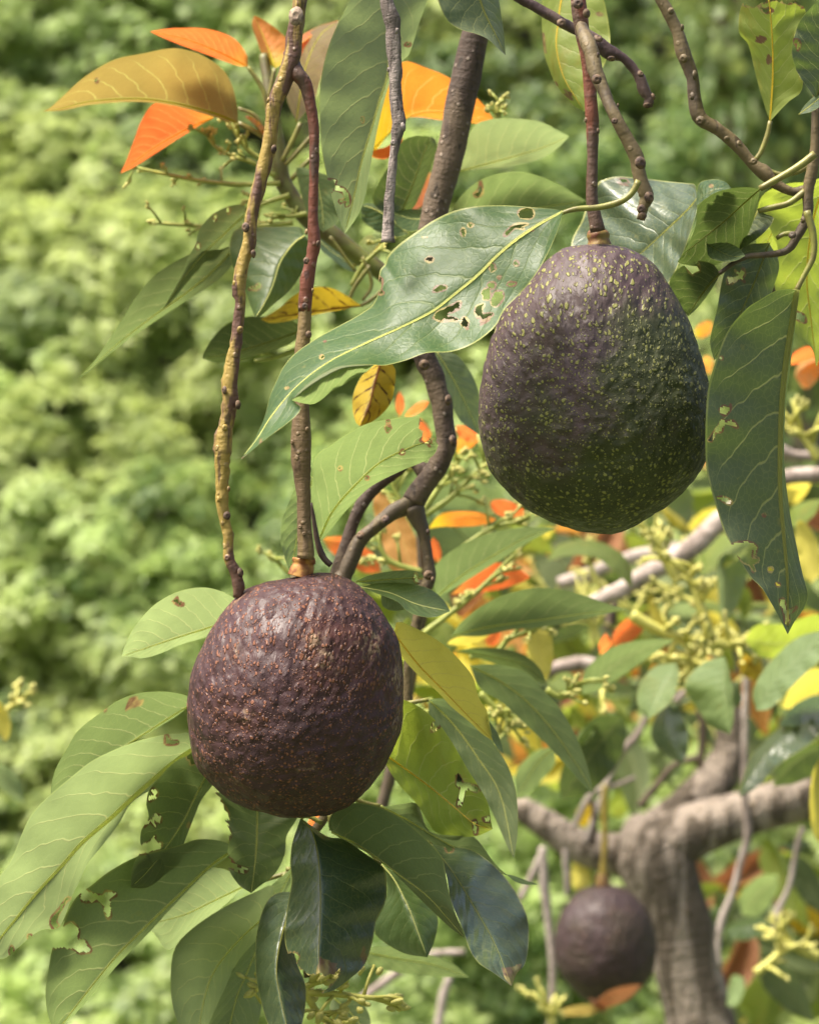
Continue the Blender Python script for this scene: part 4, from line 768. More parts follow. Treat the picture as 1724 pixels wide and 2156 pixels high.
leaf(ll, 'G', [(1405,975),(1402,1150),(1390,1300),(1372,1442)], [(1180,890),(1195,1010),(1250,1130),(1240,1282),(1300,1392)], [(1620,1000),(1565,1130),(1555,1230),(1505,1332),(1420,1402)], 1.05, 1.04, -.012, .012, 'green', 'under', [[(1235,1230),(1262,1260),(1290,1290),(1350,1310),(1330,1330),(1270,1310),(1235,1305)], [(1170,880),(1250,1010),(1240,1060),(1262,1120),(1220,1150),(1150,1000)]], seed=85)
leaf(ll, 'G', [(1335,1402),(1150,1492),(1000,1562),(806,1612)], [(1250,1320),(1120,1308),(1000,1400),(900,1502)], [(1200,1532),(1100,1602),(980,1722),(910,1752),(858,1682)], 1.10, 1.07, -.016, .012, 'pale', 'under', seed=86)
leaf(ll, 'G', [(1445,1566),(1300,1702),(1180,1852),(1120,2002),(1080,2220)], [(1500,1400),(1400,1432),(1200,1532),(1030,1652),(952,1752),(932,1902),(942,2052),(990,2180)], [(1430,1660),(1300,1812),(1232,1952),(1172,2082),(1120,2200)], 1.08, 1.06, -.020, .012, 'pale', 'under', seed=87)
leaf(ll, 'G', [(1600,1300),(1540,1420),(1480,1500),(1440,1566)], [(1550,1340),(1480,1400),(1420,1460)], [(1600,1380),(1560,1450),(1490,1540)], 1.09, 1.08, -.01, .01, 'green', 'under', seed=88, rib=.6)
leaf(ll, 'G', [(1450,1630),(1360,1850),(1290,2020),(1230,2280)], [(1360,1720),(1250,1900),(1170,2080),(1120,2240)], [(1470,1800),(1440,2000),(1380,2230)], 1.10, 1.08, -.010, .012, 'green', 'under', seed=89)

# ================================================================== LOWER CENTRE SPRAY (dark glossy leaves)
lc = thing('leafy_branch', 'cluster of dark glossy and slate leaves below the dark purple avocado', 'branch', tuple(W3(np.array(720.), np.array(1720.), 1.02)))
twig('stem', lc, 'H', [(480,-300,34,1.12),(470,200,32,1.10),(440,700,30),(420,960,28),(330,1110,26),(250,1180,26),(235,1300,24),(270,1700,20),(300,1900,20)], 1.06, BK_OLIVE, .14, 12)
for P_, d_ in (([(420,1010,14),(430,1100,12)], 1.05), ([(380,1060,14),(300,1020,13),(260,1032,11)], 1.03), ([(480,900,13),(620,950,12),(700,965,10)], 1.07), ([(560,1170,12),(640,1220,12),(700,1285,11)], 1.04), ([(800,1100,12),(900,1140,12),(975,1178,11)], 1.05), ([(440,640,16),(560,660,14),(735,690,11)], 1.06), ([(440,300,16),(560,60,15),(770,30,12)], 1.07), ([(470,450,15),(750,420,14),(960,385,12)], 1.10), ([(235,1330,13),(230,1390,12),(240,1440,11)], 1.04)):
    twig('petiole', lc, 'H', P_, d_, M_PET, .08, 9)
leaf(lc, 'H', [(262,1030),(325,1110),(358,1250),(370,1450),(366,1650),(360,1800),(382,1990)], [(245,1080),(216,1170),(205,1280),(214,1370),(198,1470),(180,1580),(175,1680),(186,1750),(230,1850),(290,1900)], [(400,1128),(500,1150),(620,1230),(712,1300),(732,1400),(720,1500),(672,1600),(655,1700),(612,1830),(540,1902),(450,1968)], 1.0, .975, .012, .026, 'slate', 'top', [[(170,1770),(230,1765),(255,1790),(240,1830),(300,1890),(350,1885),(440,1890),(475,1850),(480,1870),(440,1930),(380,1980),(330,2060),(150,1950)]], seed=90, spots=[[(365,1790),(460,1830),(450,1890),(345,1880)], blob(605,1780,16,50,2)], wave=.002, rib=.8, label='dark folded leaf with a torn brown lower margin, lower centre')
leaf(lc, 'H', [(432,1108),(560,1170),(680,1250),(800,1342),(950,1455),(1060,1575),(1160,1690)], [(412,1062),(450,990),(540,951),(650,960),(760,1002),(850,1062),(950,1152),(1030,1242),(1052,1340),(1080,1480),(1132,1620)], [(500,1158),(640,1232),(750,1312),(850,1412),(980,1540),(1080,1632)], 1.02, .99, -.026, .010, 'green', 'under', seed=91, rib=1.1)
leaf(lc, 'H', [(972,1172),(1100,1340),(1220,1540),(1320,1720),(1412,1950)], [(1020,1250),(1060,1360),(1080,1480),(1150,1650),(1180,1745),(1232,1822),(1320,1882)], [(1060,1192),(1180,1200),(1290,1270),(1390,1372),(1460,1482),(1502,1600),(1502,1740),(1482,1832),(1440,1880)], 1.03, .945, -.012, .034, 'slate', 'top', [[(1050,1195),(1060,1215),(1090,1212),(1085,1190),(1060,1170)]], seed=92, wave=.003, rib=.6, label='slate coloured glossy leaf curling at the bottom centre', spots=[[(1360,1850),(1470,1830),(1440,1900),(1412,1955),(1370,1900)]])
leaf(lc, 'H', [(700,1282),(770,1365),(850,1520),(910,1680),(952,1792)], [(722,1345),(735,1400),(728,1480),(672,1560),(660,1650),(720,1712),(830,1772)], [(800,1352),(960,1480),(1010,1580),(992,1700)], 1.05, 1.03, .022, .012, 'pale', 'top', seed=93)
leaf(lc, 'H', [(700,965),(850,1045),(1000,1135),(1200,1245),(1390,1345)], [(740,968),(820,953),(900,958),(960,1100),(1100,1128),(1210,1138),(1320,1280)], [(800,1060),(950,1180),(1150,1270),(1300,1320)], 1.065, 1.05, -.016, .006, 'green', 'under', seed=94)
leaf(lc, 'H', [(1385,1340),(1440,1365),(1500,1385),(1558,1395)], [(1420,1345),(1480,1368)], [(1430,1378),(1490,1396)], 1.05, 1.04, .006, -.004, 'pale', 'top', seed=95, rib=0)
leaf(lc, 'H', [(240,1435),(165,1650),(130,1850),(150,2010),(200,2230)], [(130,1442),(70,1502),(30,1622),(15,1752),(20,1902),(58,2080),(110,2200)], [(222,1550),(212,1700),(252,1850),(290,1952),(282,2100),(250,2200)], 1.035, 1.01, .022, .016, 'slate', 'top', seed=96, wave=.002)
leaf(lc, 'H', [(770,20),(900,190),(1050,345),(1180,480),(1312,612)], [(790,-40),(860,-18),(960,32),(1050,92),(1130,172),(1200,262),(1232,372),(1276,445),(1292,530)], [(800,130),(900,250),(1000,335),(1080,422),(1180,505),(1250,572)], 1.06, 1.04, -.016, .008, 'yellow', 'under', seed=97, label='plain yellow leaf beside the dark purple avocado')
leaf(lc, 'H', [(1276,470),(1295,540),(1330,610),(1366,682)], [(1288,500),(1330,560),(1358,630)], [(1282,520),(1310,610),(1345,660)], 1.035, 1.04, .004, -.004, 'pale', 'top', seed=98, rib=0)
leaf(lc, 'H', [(725,685),(850,775),(980,872),(1100,972),(1210,1062),(1308,1092)], [(760,480),(800,392),(850,396),(930,440),(1010,512),(1070,592),(1130,692),(1182,782),(1240,872),(1282,952),(1298,1040)], [(730,745),(800,852),(890,950),(955,1050),(1000,1110),(1100,1132),(1220,1130)], 1.055, 1.025, -.022, .016, 'lime', 'under', [[(985,510),(1010,505),(1020,525),(995,555),(972,558),(985,530)], [(1112,800),(1128,795),(1145,835),(1200,850),(1245,862),(1220,890),(1165,870),(1135,960),(1115,960),(1135,875),(1112,850)], [(1200,1050),(1216,1045),(1226,1110),(1210,1115)], [(1255,1032),(1290,1025),(1296,1050),(1265,1050)]], seed=99, rib=1.1, label='yellow green leaf with brown-edged slits beside the dark purple avocado')
leaf(lc, 'H', [(962,385),(1100,525),(1230,705),(1350,905),(1425,1255)], [(1050,382),(1150,452),(1250,542),(1332,652),(1402,772),(1440,920),(1445,1100)], [(965,480),(1050,600),(1180,790),(1290,970),(1390,1190)], 1.12, 1.09, -.022, .010, 'green', 'under', seed=100)
panicle(lc, 'H', [(280,1985),(450,1992),(600,2010),(735,2015)], 1.06, 10, M_STKY, .0011, .014, 60, True, .0013)
panicle(lc, 'H', [(285,1960),(330,2060),(380,2120),(430,2190)], 1.06, 7, M_STKY, .0012, .012, 61, True, .0013)
panicle(lc, 'H', [(280,1960),(340,1930),(420,1915)], 1.06, 7, M_STKY, .0011, .010, 62, True, .0016)
panicle(lc, 'H', [(120,1960),(60,1950),(0,1980)], 1.08, 4, M_STKY, .0009, .008, 63, True, .0012)
leaf(lc, 'H', [(440,2010),(520,2080),(600,2180),(640,2300)], [(460,1960),(560,2000),(640,2120)], [(420,2080),(480,2200),(580,2290)], 1.14, 1.13, -.01, .012, 'green', 'under', seed=101)
leaf(lc, 'H', [(600,1760),(800,1800),(980,1830),(1180,1900)], [(700,1730),(900,1760),(1080,1820)], [(640,1830),(820,1880),(1020,1900)], 1.25, 1.25, -.015, .008, 'green', 'under', seed=102)

# ================================================================== MIDDLE RIGHT FLOWERING SHOOT (d 1.3 - 1.6)
ms_ = thing('flowering_shoot', 'shoot with dark leaves, orange young leaves and yellow flower stalks behind the fruit', 'branch', tuple(W3(np.array(880.), np.array(1300.), 1.35)))
twig('stem', ms_, 'E', [(700,2700,34),(800,2300,32),(860,2000,30),(900,1750,28),(930,1600,26),(920,1350,22),(905,1150,18)], 1.36, BK_OLIVE, .12, 10)
def q(win, mid, a, b, d, mat, face='under', da=-.02, db=.012, **k): return leaf(ms_, win, mid, a, b, d, d - .01, da, db, mat, face, **k)
q('E', [(1000,1535),(1150,1410),(1350,1285),(1500,1205),(1650,1160)], [(985,1400),(1020,1335),(1100,1272),(1220,1210),(1350,1172),(1500,1152)], [(1085,1495),(1170,1445),(1300,1362),(1420,1285),(1540,1215)], 1.28, 'green', seed=110)
q('E', [(1085,1745),(1300,1695),(1600,1655),(1800,1625),(2048,1600)], [(1130,1680),(1250,1582),(1400,1512),(1550,1485),(1700,1496),(1850,1540),(1960,1580)], [(1250,1748),(1400,1715),(1600,1695),(1750,1668),(1900,1632)], 1.27, 'green', seed=111)
q('E', [(1110,1830),(1300,1860),(1480,1905),(1600,2005)], [(1200,1812),(1350,1815),(1480,1850),(1570,1930)], [(1200,1855),(1320,1900),(1450,1950),(1550,1998)], 1.30, 'dark', seed=112)
q('H', [(1185,200),(1350,285),(1500,400),(1650,570),(1780,760),(1858,892)], [(1290,192),(1400,204),(1500,240),(1590,340),(1680,440),(1760,580),(1822,740)], [(1240,325),(1350,395),(1450,485),(1540,570),(1640,670),(1740,780),(1820,870)], 1.22, 'green', seed=113, label='long green leaf pointing down to the right above the far avocado stem')
q('H', [(1660,640),(1560,720),(1450,900)], [(1600,650),(1480,720),(1430,820)], [(1640,700),(1560,820),(1480,900)], 1.42, 'green', seed=114)
q('H', [(1560,230),(1500,330),(1440,460),(1420,560)], [(1500,250),(1440,340),(1410,450)], [(1560,320),(1520,430),(1460,530)], 1.5, 'green', 'top', .01, -.01, seed=115)
OR = (('E', [(800,552),(805,480),(802,410)], [(780,500),(785,450)], [(826,500),(822,450)], 'orange'), ('E', [(830,552),(890,505),(960,468)], [(850,520),(910,472)], [(860,550),(930,508)], 'orange'), ('E', [(920,700),(935,630),(918,560)], [(900,640),(905,590)], [(968,660),(960,610)], 'orange'), ('E', [(1245,690),(1190,640),(1110,600)], [(1225,640),(1160,602)], [(1180,690),(1120,650)], 'orange'), ('E', [(1080,760),(1130,700),(1235,670)], [(1100,690),(1170,650)], [(1120,750),(1190,720)], 'flame'),
      ('E', [(1490,1110),(1400,1080),(1300,1015)], [(1470,1050),(1390,1008),(1330,1004)], [(1420,1115),(1340,1085),(1300,1050)], 'orange'), ('E', [(960,1160),(1080,1110),(1200,1090),(1330,1110)], [(1020,1085),(1130,1066),(1250,1075)], [(1040,1150),(1150,1150),(1260,1140)], 'flame'), ('E', [(680,940),(760,1090),(820,1230),(870,1400)], [(740,960),(830,1090),(900,1240),(910,1360)], [(655,1030),(690,1180),(720,1330),(780,1400)], 'peach'),
      ('E', [(380,1215),(480,1240),(590,1300),(700,1400)], [(430,1205),(530,1215),(650,1290),(690,1350)], [(430,1290),(520,1350),(600,1400)], 'orange'), ('E', [(1010,1350),(1000,1280),(985,1205)], [(960,1320),(965,1250)], [(1030,1300),(1015,1240)], 'orange'), ('E', [(1080,1520),(1200,1470),(1350,1430),(1515,1425)], [(1180,1435),(1310,1350),(1430,1368)], [(1150,1512),(1300,1502),(1450,1462)], 'orange'), ('E', [(1070,1520),(1110,1600),(1200,1580),(1270,1510)], [(1120,1510),(1200,1500)], [(1120,1640),(1190,1600)], 'brown'),
      ('E', [(1060,1790),(1150,1770),(1300,1735)], [(1100,1760),(1200,1735)], [(1120,1800),(1230,1780)], 'yellow'), ('E', [(1540,1700),(1560,1800),(1590,1990)], [(1500,1740),(1510,1850),(1560,1960)], [(1620,1720),(1640,1850),(1620,1950)], 'yellow'), ('E', [(1270,1800),(1310,1750),(1350,1700)], [(1275,1760),(1315,1715)], [(1320,1800),(1350,1750)], 'orange'), ('H', [(390,1010),(330,1060),(290,1120)], [(340,1010),(300,1060)], [(390,1060),(330,1110)], 'orange'),('E',[(1400,1290),(1450,1180),(1330,1140)],[(1350,1260),(1330,1190)],[(1450,1260),(1440,1170)],'lime'),('E',[(1000,1640),(1060,1740),(1080,1850)],[(960,1700),(1000,1800)],[(1100,1700),(1120,1800)],'lime'),('E',[(850,1640),(880,1740),(850,1850)],[(800,1700),(810,1800)],[(900,1720),(890,1800)],'lime'))
for i, (w_, m_, a_, b_, k_) in enumerate(OR):
    q(w_, m_, a_, b_, 1.36 + .05 * (i % 3), k_, 'under', -.008, .006, rib=0, seed=120 + i)
for i, (w_, pts, n_) in enumerate((('E', [(915,1090),(1000,960),(1080,860),(1150,745)], 8), ('E', [(925,1095),(1080,990),(1200,870),(1280,800)], 10), ('E', [(930,1735),(1080,1620),(1250,1480),(1380,1350),(1450,1285)], 12), ('E', [(920,1400),(740,1330),(680,1200)], 8), ('E', [(1100,1300),(1300,1160),(1480,1120)], 8), ('E', [(920,1200),(800,1000),(740,860)], 8), ('E',[(1180,1860),(1330,1830),(1400,1760),(1580,1690)],10),('H',[(1240,350),(1340,440),(1450,490)],8),('H',[(1280,460),(1380,480),(1400,540)],10),('H',[(1600,330),(1690,370),(1760,300)],8),('E',[(300,1400),(200,1400),(110,1310)],3),('H',[(960,380),(1000,480),(960,560)],6))):
    panicle(ms_, w_, pts, 1.34, n_, M_STK, .0012, .015, 80 + i, True, .0011)

# ================================================================== OLD AVOCADO TREE (d about 2.2)
tr_ = thing('avocado_tree', 'old avocado tree with forked grey brown trunk at the lower right, out of focus', 'tree', tuple(W3(np.array(1480.), np.array(2500.), 2.3)))
D_ = 2.25
twig('trunk', tr_, 'I', [(660,1075,50,2.25),(705,1100,120),(775,1170,190),(835,1290,214),(915,1480,190),(960,1620,182),(990,1800,180),(1040,1980,185),(1085,2160,195),(1150,2500,215),(1200,3200,240),(1230,4600,330)], D_, BK_TRUNK, .12, 26, 12)
twig('limb', tr_, 'I', [(2100,760,120,2.2),(1900,830,120),(1700,900,118),(1500,960,125),(1300,1020,130),(1080,1090,150),(900,1180,175)], D_, BK_TRUNK, .12, 22, 12)
twig('limb', tr_, 'I', [(60,960,62),(140,1010,72),(250,1080,82),(400,1170,96),(560,1220,110),(760,1240,120)], D_ + .02, BK_TRUNK, .12, 20, 10)
twig('limb', tr_, 'I', [(860,1130,150),(1010,970,120),(1130,860,115),(1215,740,105),(1250,610,95),(1240,420,80),(1225,200,66),(1240,-100,50)], D_ + .06, BK_TRUNK, .12, 20, 10)
twig('limb', tr_, 'F', [(480,1570,40),(560,1530,44),(640,1500,48),(760,1420,50),(900,1345,54),(1060,1240,58),(1180,1120,56),(1320,1020,50),(1480,900,46),(1650,870,44),(1850,870,44)], 1.78, BK_LIMB, .12, 16, 9)
twig('limb', tr_, 'F', [(300,1460,34),(440,1420,38),(560,1370,36),(700,1320,38),(840,1290,40),(960,1270,40)], 2.0, BK_LIMB, .14, 14, 9)
twig('limb', tr_, 'F', [(1500,720,30),(1580,760,28),(1700,770,28),(1850,790,28)], 1.95, BK_LIMB, .14, 14, 9)
twig('limb', tr_, 'I', [(240,230,38),(330,205,40),(420,190,42),(520,200,36)], 2.0, BK_LIMB, .14, 14, 9)
twig('limb', tr_, 'F', [(570,1720,30),(590,1650,32),(600,1560,30)], 1.96, BK_DARK, .1, 12, 9)
for P_, b_ in (([(1330,180,22),(1320,500,20),(1318,900,20),(1332,1120,24),(1292,1280,19),(1250,1440,20),(1192,1590,21),(1172,1740,15),(1190,1850,10)], BK_LIMB), ([(1635,1080,16),(1600,1200,16),(1560,1400,15),(1490,1560,18),(1480,1700,14)], BK_LIMB), ([(215,1190,22),(222,1400,27),(242,1560,23),(265,1760,21),(270,1950,20),(255,2200,19)], BK_LIMB), ([(225,1190,18),(150,1360,20),(90,1480,17)], BK_LIMB), ([(335,1200,16),(345,1320,18),(352,1460,14)], BK_LIMB), ([(480,1180,22),(500,1000,20),(470,930,16)], BK_DARK), ([(450,1170,20),(560,850,19),(640,680,22),(730,580,20),(800,430,16)], BK_LIMB), ([(740,970,18),(840,850,20),(940,740,18),(1080,700,20)], BK_DARK), ([(380,1090,14),(480,900,16),(600,860,14),(720,810,12)], BK_LIMB), ([(1070,760,20),(1090,560,22),(1060,400,18)], BK_DARK), ([(940,400,20),(1000,330,18),(1060,260,16)], BK_LIMB)):
    twig('twig', tr_, 'I', P_, 2.15, b_, .2, 10, 9)
twig('twig', tr_, 'H', [(590,2020,20),(700,1940,24),(830,1850,26),(960,1780,20),(1160,1760,18)], 2.1, BK_LIMB, .2, 10, 9)
twig('twig', tr_, 'H', [(1070,1900,20),(1040,2000,24),(1010,2180,26)], 2.1, BK_LIMB, .2, 10, 9)
twig('fruit_stalk', tr_, 'I', [(560,850,18),(552,1000,18),(556,1150,17),(548,1280,18),(545,1350,26)], 2.1, BK_YEL, .12, 10, 9)
def far(win, mid, a, b, d, mat, face='under', da=-.03, db=.02, **k): return leaf(tr_, win, mid, a, b, d, d - .02, da, db, mat, face, rib=0, wave=.003, **k)
FAR = (('F', [(235,1340),(400,1280),(560,1300),(660,1380),(700,1485)], [(300,1250),(420,1222),(520,1230),(640,1290),(700,1380)], [(350,1310),(500,1320),(610,1400)], 1.7, 'lime', 'top'), ('F', [(1260,1290),(1235,1480),(1190,1690)], [(1180,1320),(1172,1500)], [(1335,1330),(1310,1500),(1240,1640)], 1.8, 'pale', 'under'), ('F', [(1070,1410),(1200,1300),(1370,1235)], [(1090,1280),(1200,1190),(1310,1200)], [(1150,1400),(1290,1320)], 1.8, 'lime', 'top'),
 ('F', [(1530,940),(1610,950),(1680,910)], [(1560,910),(1620,905)], [(1560,1030),(1630,1000)], 1.9, 'yellow', 'under'), ('F', [(1600,1130),(1660,1250),(1680,1460)], [(1640,1120),(1720,1250),(1730,1400)], [(1590,1230),(1620,1400)], 1.7, 'yellow', 'under'), ('F', [(1560,1150),(1620,1100),(1740,1000)], [(1560,1060),(1650,1010)], [(1620,1150),(1700,1080)], 1.75, 'lime', 'top'),
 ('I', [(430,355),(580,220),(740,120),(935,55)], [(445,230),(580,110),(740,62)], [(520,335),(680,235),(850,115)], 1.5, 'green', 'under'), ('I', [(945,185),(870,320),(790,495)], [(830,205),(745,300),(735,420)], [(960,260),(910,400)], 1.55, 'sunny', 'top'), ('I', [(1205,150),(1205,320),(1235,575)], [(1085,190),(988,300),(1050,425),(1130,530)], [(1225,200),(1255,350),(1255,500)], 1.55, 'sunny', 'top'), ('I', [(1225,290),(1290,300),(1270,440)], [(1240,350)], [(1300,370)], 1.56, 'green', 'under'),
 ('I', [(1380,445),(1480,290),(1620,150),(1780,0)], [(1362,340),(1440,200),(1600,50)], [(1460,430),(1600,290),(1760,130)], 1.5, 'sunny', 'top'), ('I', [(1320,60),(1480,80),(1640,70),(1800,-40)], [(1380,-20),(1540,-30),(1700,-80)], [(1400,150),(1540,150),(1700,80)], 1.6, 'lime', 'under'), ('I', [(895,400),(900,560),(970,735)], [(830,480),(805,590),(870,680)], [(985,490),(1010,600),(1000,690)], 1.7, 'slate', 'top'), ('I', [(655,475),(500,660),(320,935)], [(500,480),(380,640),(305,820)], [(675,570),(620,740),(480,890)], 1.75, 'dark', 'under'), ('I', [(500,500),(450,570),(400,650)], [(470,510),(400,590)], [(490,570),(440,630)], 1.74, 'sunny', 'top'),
 ('I', [(285,655),(180,780),(75,925)], [(190,660),(80,760),(70,850)], [(280,740),(200,840),(120,920)], 1.6, 'green', 'under'), ('I', [(1760,440),(1500,620),(1380,760),(1285,920)], [(1600,460),(1400,640),(1330,740)], [(1700,600),(1500,740),(1390,860)], 1.6, 'slate', 'top'), ('I', [(1740,640),(1600,720),(1470,860)], [(1640,630),(1520,740)], [(1740,760),(1600,840)], 1.75, 'dark', 'under'), ('I', [(1800,380),(1650,450),(1500,520)], [(1700,360),(1580,420)], [(1720,480),(1600,530)], 1.62, 'green', 'top'),
 ('I', [(1740,680),(1710,900),(1740,1180)], [(1690,780),(1670,950),(1690,1120)], [(1790,800),(1790,1050)], 1.6, 'yellow', 'under'), ('I', [(1800,260),(1660,330),(1520,430)], [(1700,215),(1580,300)], [(1740,340),(1620,430)], 1.9, 'yellow', 'under'), ('I', [(1280,190),(1350,180),(1420,290)], [(1310,140),(1400,160)], [(1300,250),(1360,280)], 1.85, 'dying', 'under'), ('I', [(400,1060),(440,1000),(480,940)], [(400,1000),(440,950)], [(450,1080),(490,1000)], 2.35, 'dying', 'under'), ('I', [(580,1020),(640,950),(700,860)], [(580,940),(640,870)], [(660,1020),(710,930)], 2.6, 'lime', 'under'), ('I', [(380,1270),(420,1340),(400,1430)], [(460,1290),(480,1380)], [(370,1340),(380,1410)], 2.3, 'yellow', 'under'),
 ('I', [(1300,1560),(1390,1450),(1500,1340)], [(1290,1450),(1390,1350)], [(1400,1560),(1490,1440)], 2.1, 'green', 'under'), ('I', [(1200,1650),(1330,1620),(1470,1600)], [(1260,1600),(1390,1570)], [(1260,1700),(1390,1680)], 2.2, 'green', 'top'), ('I', [(1310,1900),(1280,1960),(1220,2060)], [(1250,1890),(1225,1970)], [(1320,1960),(1280,2050)], 2.1, 'sunny', 'top'), ('I', [(1400,1850),(1540,1960),(1700,2150)], [(1500,1830),(1640,1960)], [(1420,1960),(1560,2090)], 2.2, 'green', 'under'), ('I', [(1560,1260),(1660,1380),(1740,1560)], [(1640,1250),(1740,1400)], [(1560,1360),(1650,1500)], 2.3, 'green', 'under'),
 ('I', [(470,2080),(540,2000),(620,2020),(755,1940)], [(560,1985),(660,1950)], [(560,2070),(680,2020)], 2.02, 'brown', 'under'), ('I', [(560,2100),(520,2050),(465,2010)], [(500,2070)], [(545,2050)], 2.02, 'brown', 'under'), ('I', [(280,2110),(400,2070),(540,2080)], [(340,2070),(460,2050)], [(340,2110),(460,2110)], 2.02, 'olive', 'under'), ('F', [(600,1830),(650,1760),(760,1660)], [(600,1740),(680,1650)], [(680,1790),(760,1720)], 1.7, 'orange', 'under'), ('F', [(530,1850),(560,1800),(560,1730)], [(525,1790)], [(590,1790)], 1.6, 'orange', 'under'), ('F', [(1540,260),(1620,220),(1724,190)], [(1580,210),(1660,170)], [(1600,260),(1680,240)], 1.7, 'orange', 'under'), ('F', [(1040,100),(1090,80),(1140,40)], [(1060,60),(1110,30)], [(1070,120),(1130,90)], 1.9, 'flame', 'under'), ('F', [(1080,260),(1110,280),(1150,250)], [(1110,220)], [(1120,320)], 1.9, 'peach', 'under'), ('F', [(1085,640),(1095,740),(1090,840)], [(1070,720)], [(1110,760)], 1.9, 'orange', 'under'),
 ('F', [(1590,330),(1650,300),(1740,240)], [(1610,270),(1690,230)], [(1650,400),(1724,330)], 1.7, 'peach', 'top'), ('F', [(130,1760),(190,1800),(240,1990)], [(170,1740),(260,1850)], [(130,1850),(180,1960)], 1.65, 'yellow', 'under'), ('F', [(240,2010),(320,1990),(410,1990)], [(300,1950),(370,1950)], [(300,2050),(380,2040)], 1.6, 'lime', 'top'))
for i, (w_, m_, a_, b_, d_, k_, fc) in enumerate(FAR):
    sg = 1 if fc == 'top' else -1
    far(w_, m_, a_, b_, d_, k_, fc, .028 * sg, -.014 * sg, seed=150 + i)
# loose fill: small leaves and flower stalks deeper in the crown
FM = ['green', 'green', 'pale', 'lime', 'lime', 'yellow', 'sunny', 'green', 'peach', 'dark', 'pale', 'lime', 'brown']
protos = []
for k in range(3):
    rs = random.Random(k)
    pts = [(0, 0), (120, -10 + 15 * k), (260, 10 * k), (390, 60)]
    o = leaf(tr_, 'V', [(862 + x, 1078 + y) for x, y in pts], [(862 + 60, 1078 - 50), (862 + 180, 1078 - 70), (862 + 300, 1078 - 30)], [(862 + 60, 1078 + 45), (862 + 180, 1078 + 70), (862 + 300, 1078 + 70)], 1.0, .99, -.02, -.012, 'green', 'under', nu=18, ns=5, rib=0, seed=300 + k)
    v = np.empty(len(o.data.vertices) * 3); o.data.vertices.foreach_get('co', v); v = v.reshape(-1, 3) - v.reshape(-1, 3)[0]
    base = v.mean(0); protos.append(o.data.copy())
    protos[-1].vertices.foreach_set('co', (v - base).ravel().astype(np.float32)); bpy.data.objects.remove(o)
pm = {}
rs = random.Random(21)
def fill_leaf(x, y, d, mat, sc):
    k = rs.randrange(3)
    if (k, mat) not in pm:
        me = protos[k].copy(); me.materials.clear(); me.materials.append(LM[mat]); me.name = 'leaf'; pm[(k, mat)] = me
    o = link('leaf', pm[(k, mat)], tr_)
    p = Vector(W3(np.array(float(x)), np.array(float(y)), d)); o.location = p - tr_.location
    o.rotation_euler = (rs.uniform(-.9, .9), rs.uniform(-.2, 1.3) if rs.random() < .6 else rs.uniform(1.8, 3.3), rs.uniform(-.9, .9)); o.scale = (sc,) * 3
for i in range(190):
    x = rs.uniform(1000, 1760); y = rs.uniform(1010, 1640)
    if x < 1240 and y < 1120: continue
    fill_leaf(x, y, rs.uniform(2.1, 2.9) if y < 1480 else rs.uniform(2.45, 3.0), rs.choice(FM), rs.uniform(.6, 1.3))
for i in range(130):
    x = rs.uniform(1040, 1760); y = rs.uniform(1080, 1620)
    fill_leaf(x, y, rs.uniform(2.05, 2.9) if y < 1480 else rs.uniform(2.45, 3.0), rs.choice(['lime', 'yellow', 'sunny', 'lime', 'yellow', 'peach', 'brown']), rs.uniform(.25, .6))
for i in range(40):
    fill_leaf(rs.uniform(1440, 1760), rs.uniform(1780, 2160), rs.uniform(2.4, 3.2), rs.choice(['green', 'green', 'lime', 'brown', 'pale', 'dying']), rs.uniform(.9, 1.5))
for i in range(34):
    fill_leaf(rs.uniform(780, 1100), rs.uniform(1060, 1500), rs.uniform(1.9, 2.6), rs.choice(['lime', 'yellow', 'green', 'peach']), rs.uniform(.8, 1.6))
for i in range(26):
    x, y = rs.uniform(1080, 1740), rs.uniform(1020, 1560)
    an = rs.uniform(.3, 2.8); l = rs.uniform(50, 130)
    panicle(tr_, 'V', [(x, y), (x + l * .5 * math.cos(an) + rs.uniform(-8, 8), y - l * .5 * math.sin(an)), (x + l * math.cos(an), y - l * math.sin(an))], rs.uniform(1.7, 2.5), 6, M_STKY, .0013, .024, 400 + i, True, .0012)
for w_, pts in (('F', [(700,1630),(850,1715),(1000,1760),(1140,1770)]), ('F', [(1140,1780),(1060,1870),(980,1920)]), ('F', [(1150,1775),(1240,1800),(1320,1780)]), ('F', [(960,1450),(880,1320),(820,1190)]), ('F', [(1130,1760),(1080,1600),(1010,1400)]), ('F', [(480,2010),(560,1990),(640,1960)]), ('F', [(1724,780),(1640,660),(1560,600)]), ('I', [(860,170),(960,180),(1120,90)]), ('I', [(1724,1790),(1600,1740),(1500,1660)]), ('I', [(1380,1880),(1450,1820),(1520,1760)]), ('I', [(270,2160),(255,2080)])):
    panicle(tr_, w_, pts, 1.62 if w_ == 'F' else 1.9, 9, M_STKY, .0026, .022, int(pts[0][0]), True, .0014)

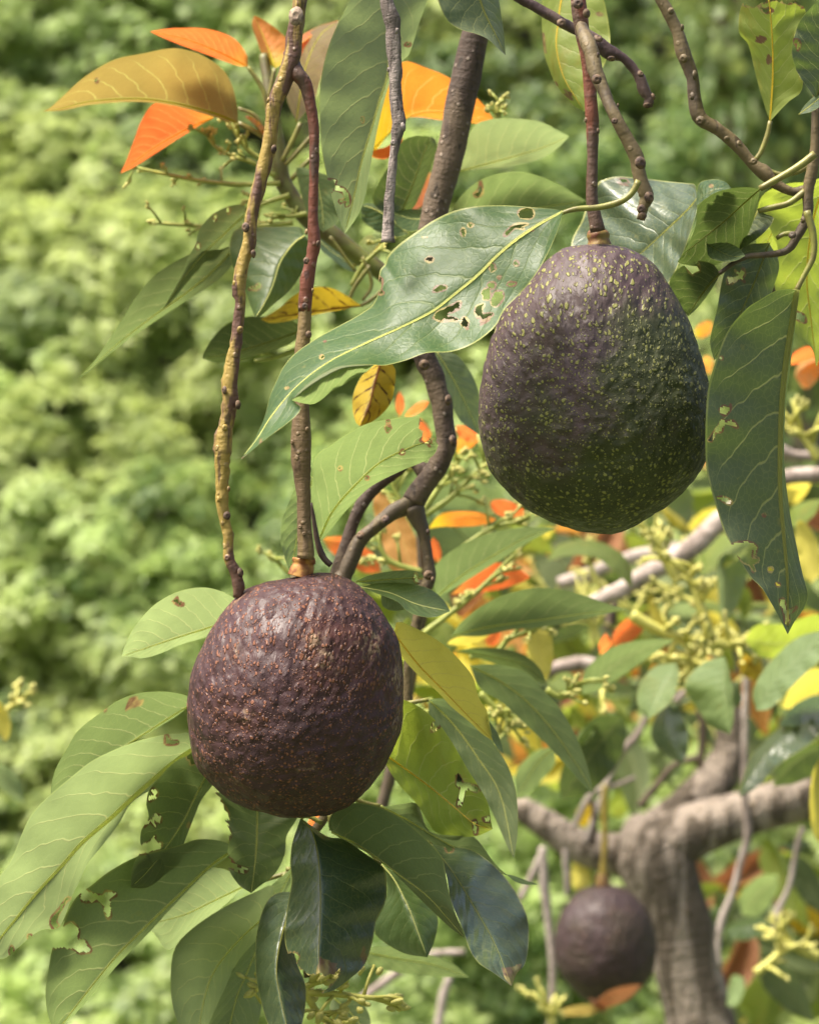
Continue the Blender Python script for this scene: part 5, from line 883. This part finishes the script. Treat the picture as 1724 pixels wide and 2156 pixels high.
# ================================================================== FAR RIGHT: leaning old trunk on the bank
ot = thing('tree_trunk', 'blurred brown trunk with green ivy on the bank, top right corner', 'tree', tuple(W3(np.array(1640.), np.array(900.), 6.2)))
twig('trunk', ot, 'V', [(1690,1100,120),(1650,700,105),(1620,400,95),(1600,150,85),(1570,-120,80)], 6.2, bark_mat('bark_far', (.13, .092, .065), (.06, .065, .035), (.05, .035, .025), lscale=5, rough=.95, bump=.02), .3, 20, 12)
iv = 1500
it_ = RNG.random(iv); ia = RNG.uniform(math.pi, 2 * math.pi, iv)
ib = W3(1690 - 120 * it_ - 10 * np.sin(it_ * 3), 1000 - 1100 * it_, np.full(iv, 6.2))
rr_ = .105 + .02 * RNG.normal(size=iv)
ip = ib + np.stack([np.cos(ia) * rr_, np.sin(ia) * rr_, np.zeros(iv)], -1)
keep_ = np.array([mnoise.noise(Vector(p) * 5.0) for p in ip]) > -.02
ip, ia = ip[keep_], ia[keep_]; k_ = len(ip)
leaves_mesh('ivy', ip, np.stack([RNG.normal(size=k_) * .5, RNG.normal(size=k_) * .3 - .2, -np.ones(k_)], -1), np.stack([np.cos(ia), np.sin(ia), np.full(k_, .35)], -1), RNG.uniform(.03, .06, k_), RNG.uniform(.010, .018, k_), np.clip(.15 + .15 * RNG.normal(size=k_), 0, 1), M_BUSH, 'stuff', ot)
gl = thing('leaf_spray', 'out of focus pale leaf cut off by the left edge', 'leaf', tuple(W3(np.array(-10.), np.array(1520.), 1.7)))
leaf(gl, 'G', [(-60,350),(-20,420),(20,520),(30,610)], [(-60,420),(-40,540)], [(20,420),(60,500),(55,580)], 1.7, 1.7, .02, -.01, 'yellow', 'top', rib=0, seed=500)
leaf(gl, 'G', [(-80,720),(20,800),(80,880),(140,950)], [(-60,800),(40,900)], [(20,740),(110,820)], 1.9, 1.9, .02, -.01, 'pale', 'top', rib=0, seed=501)
panicle(gl, 'G', [(20,470),(60,420),(110,390)], 1.7, 4, M_STKY, .0016, .014, 502, True, .0016)
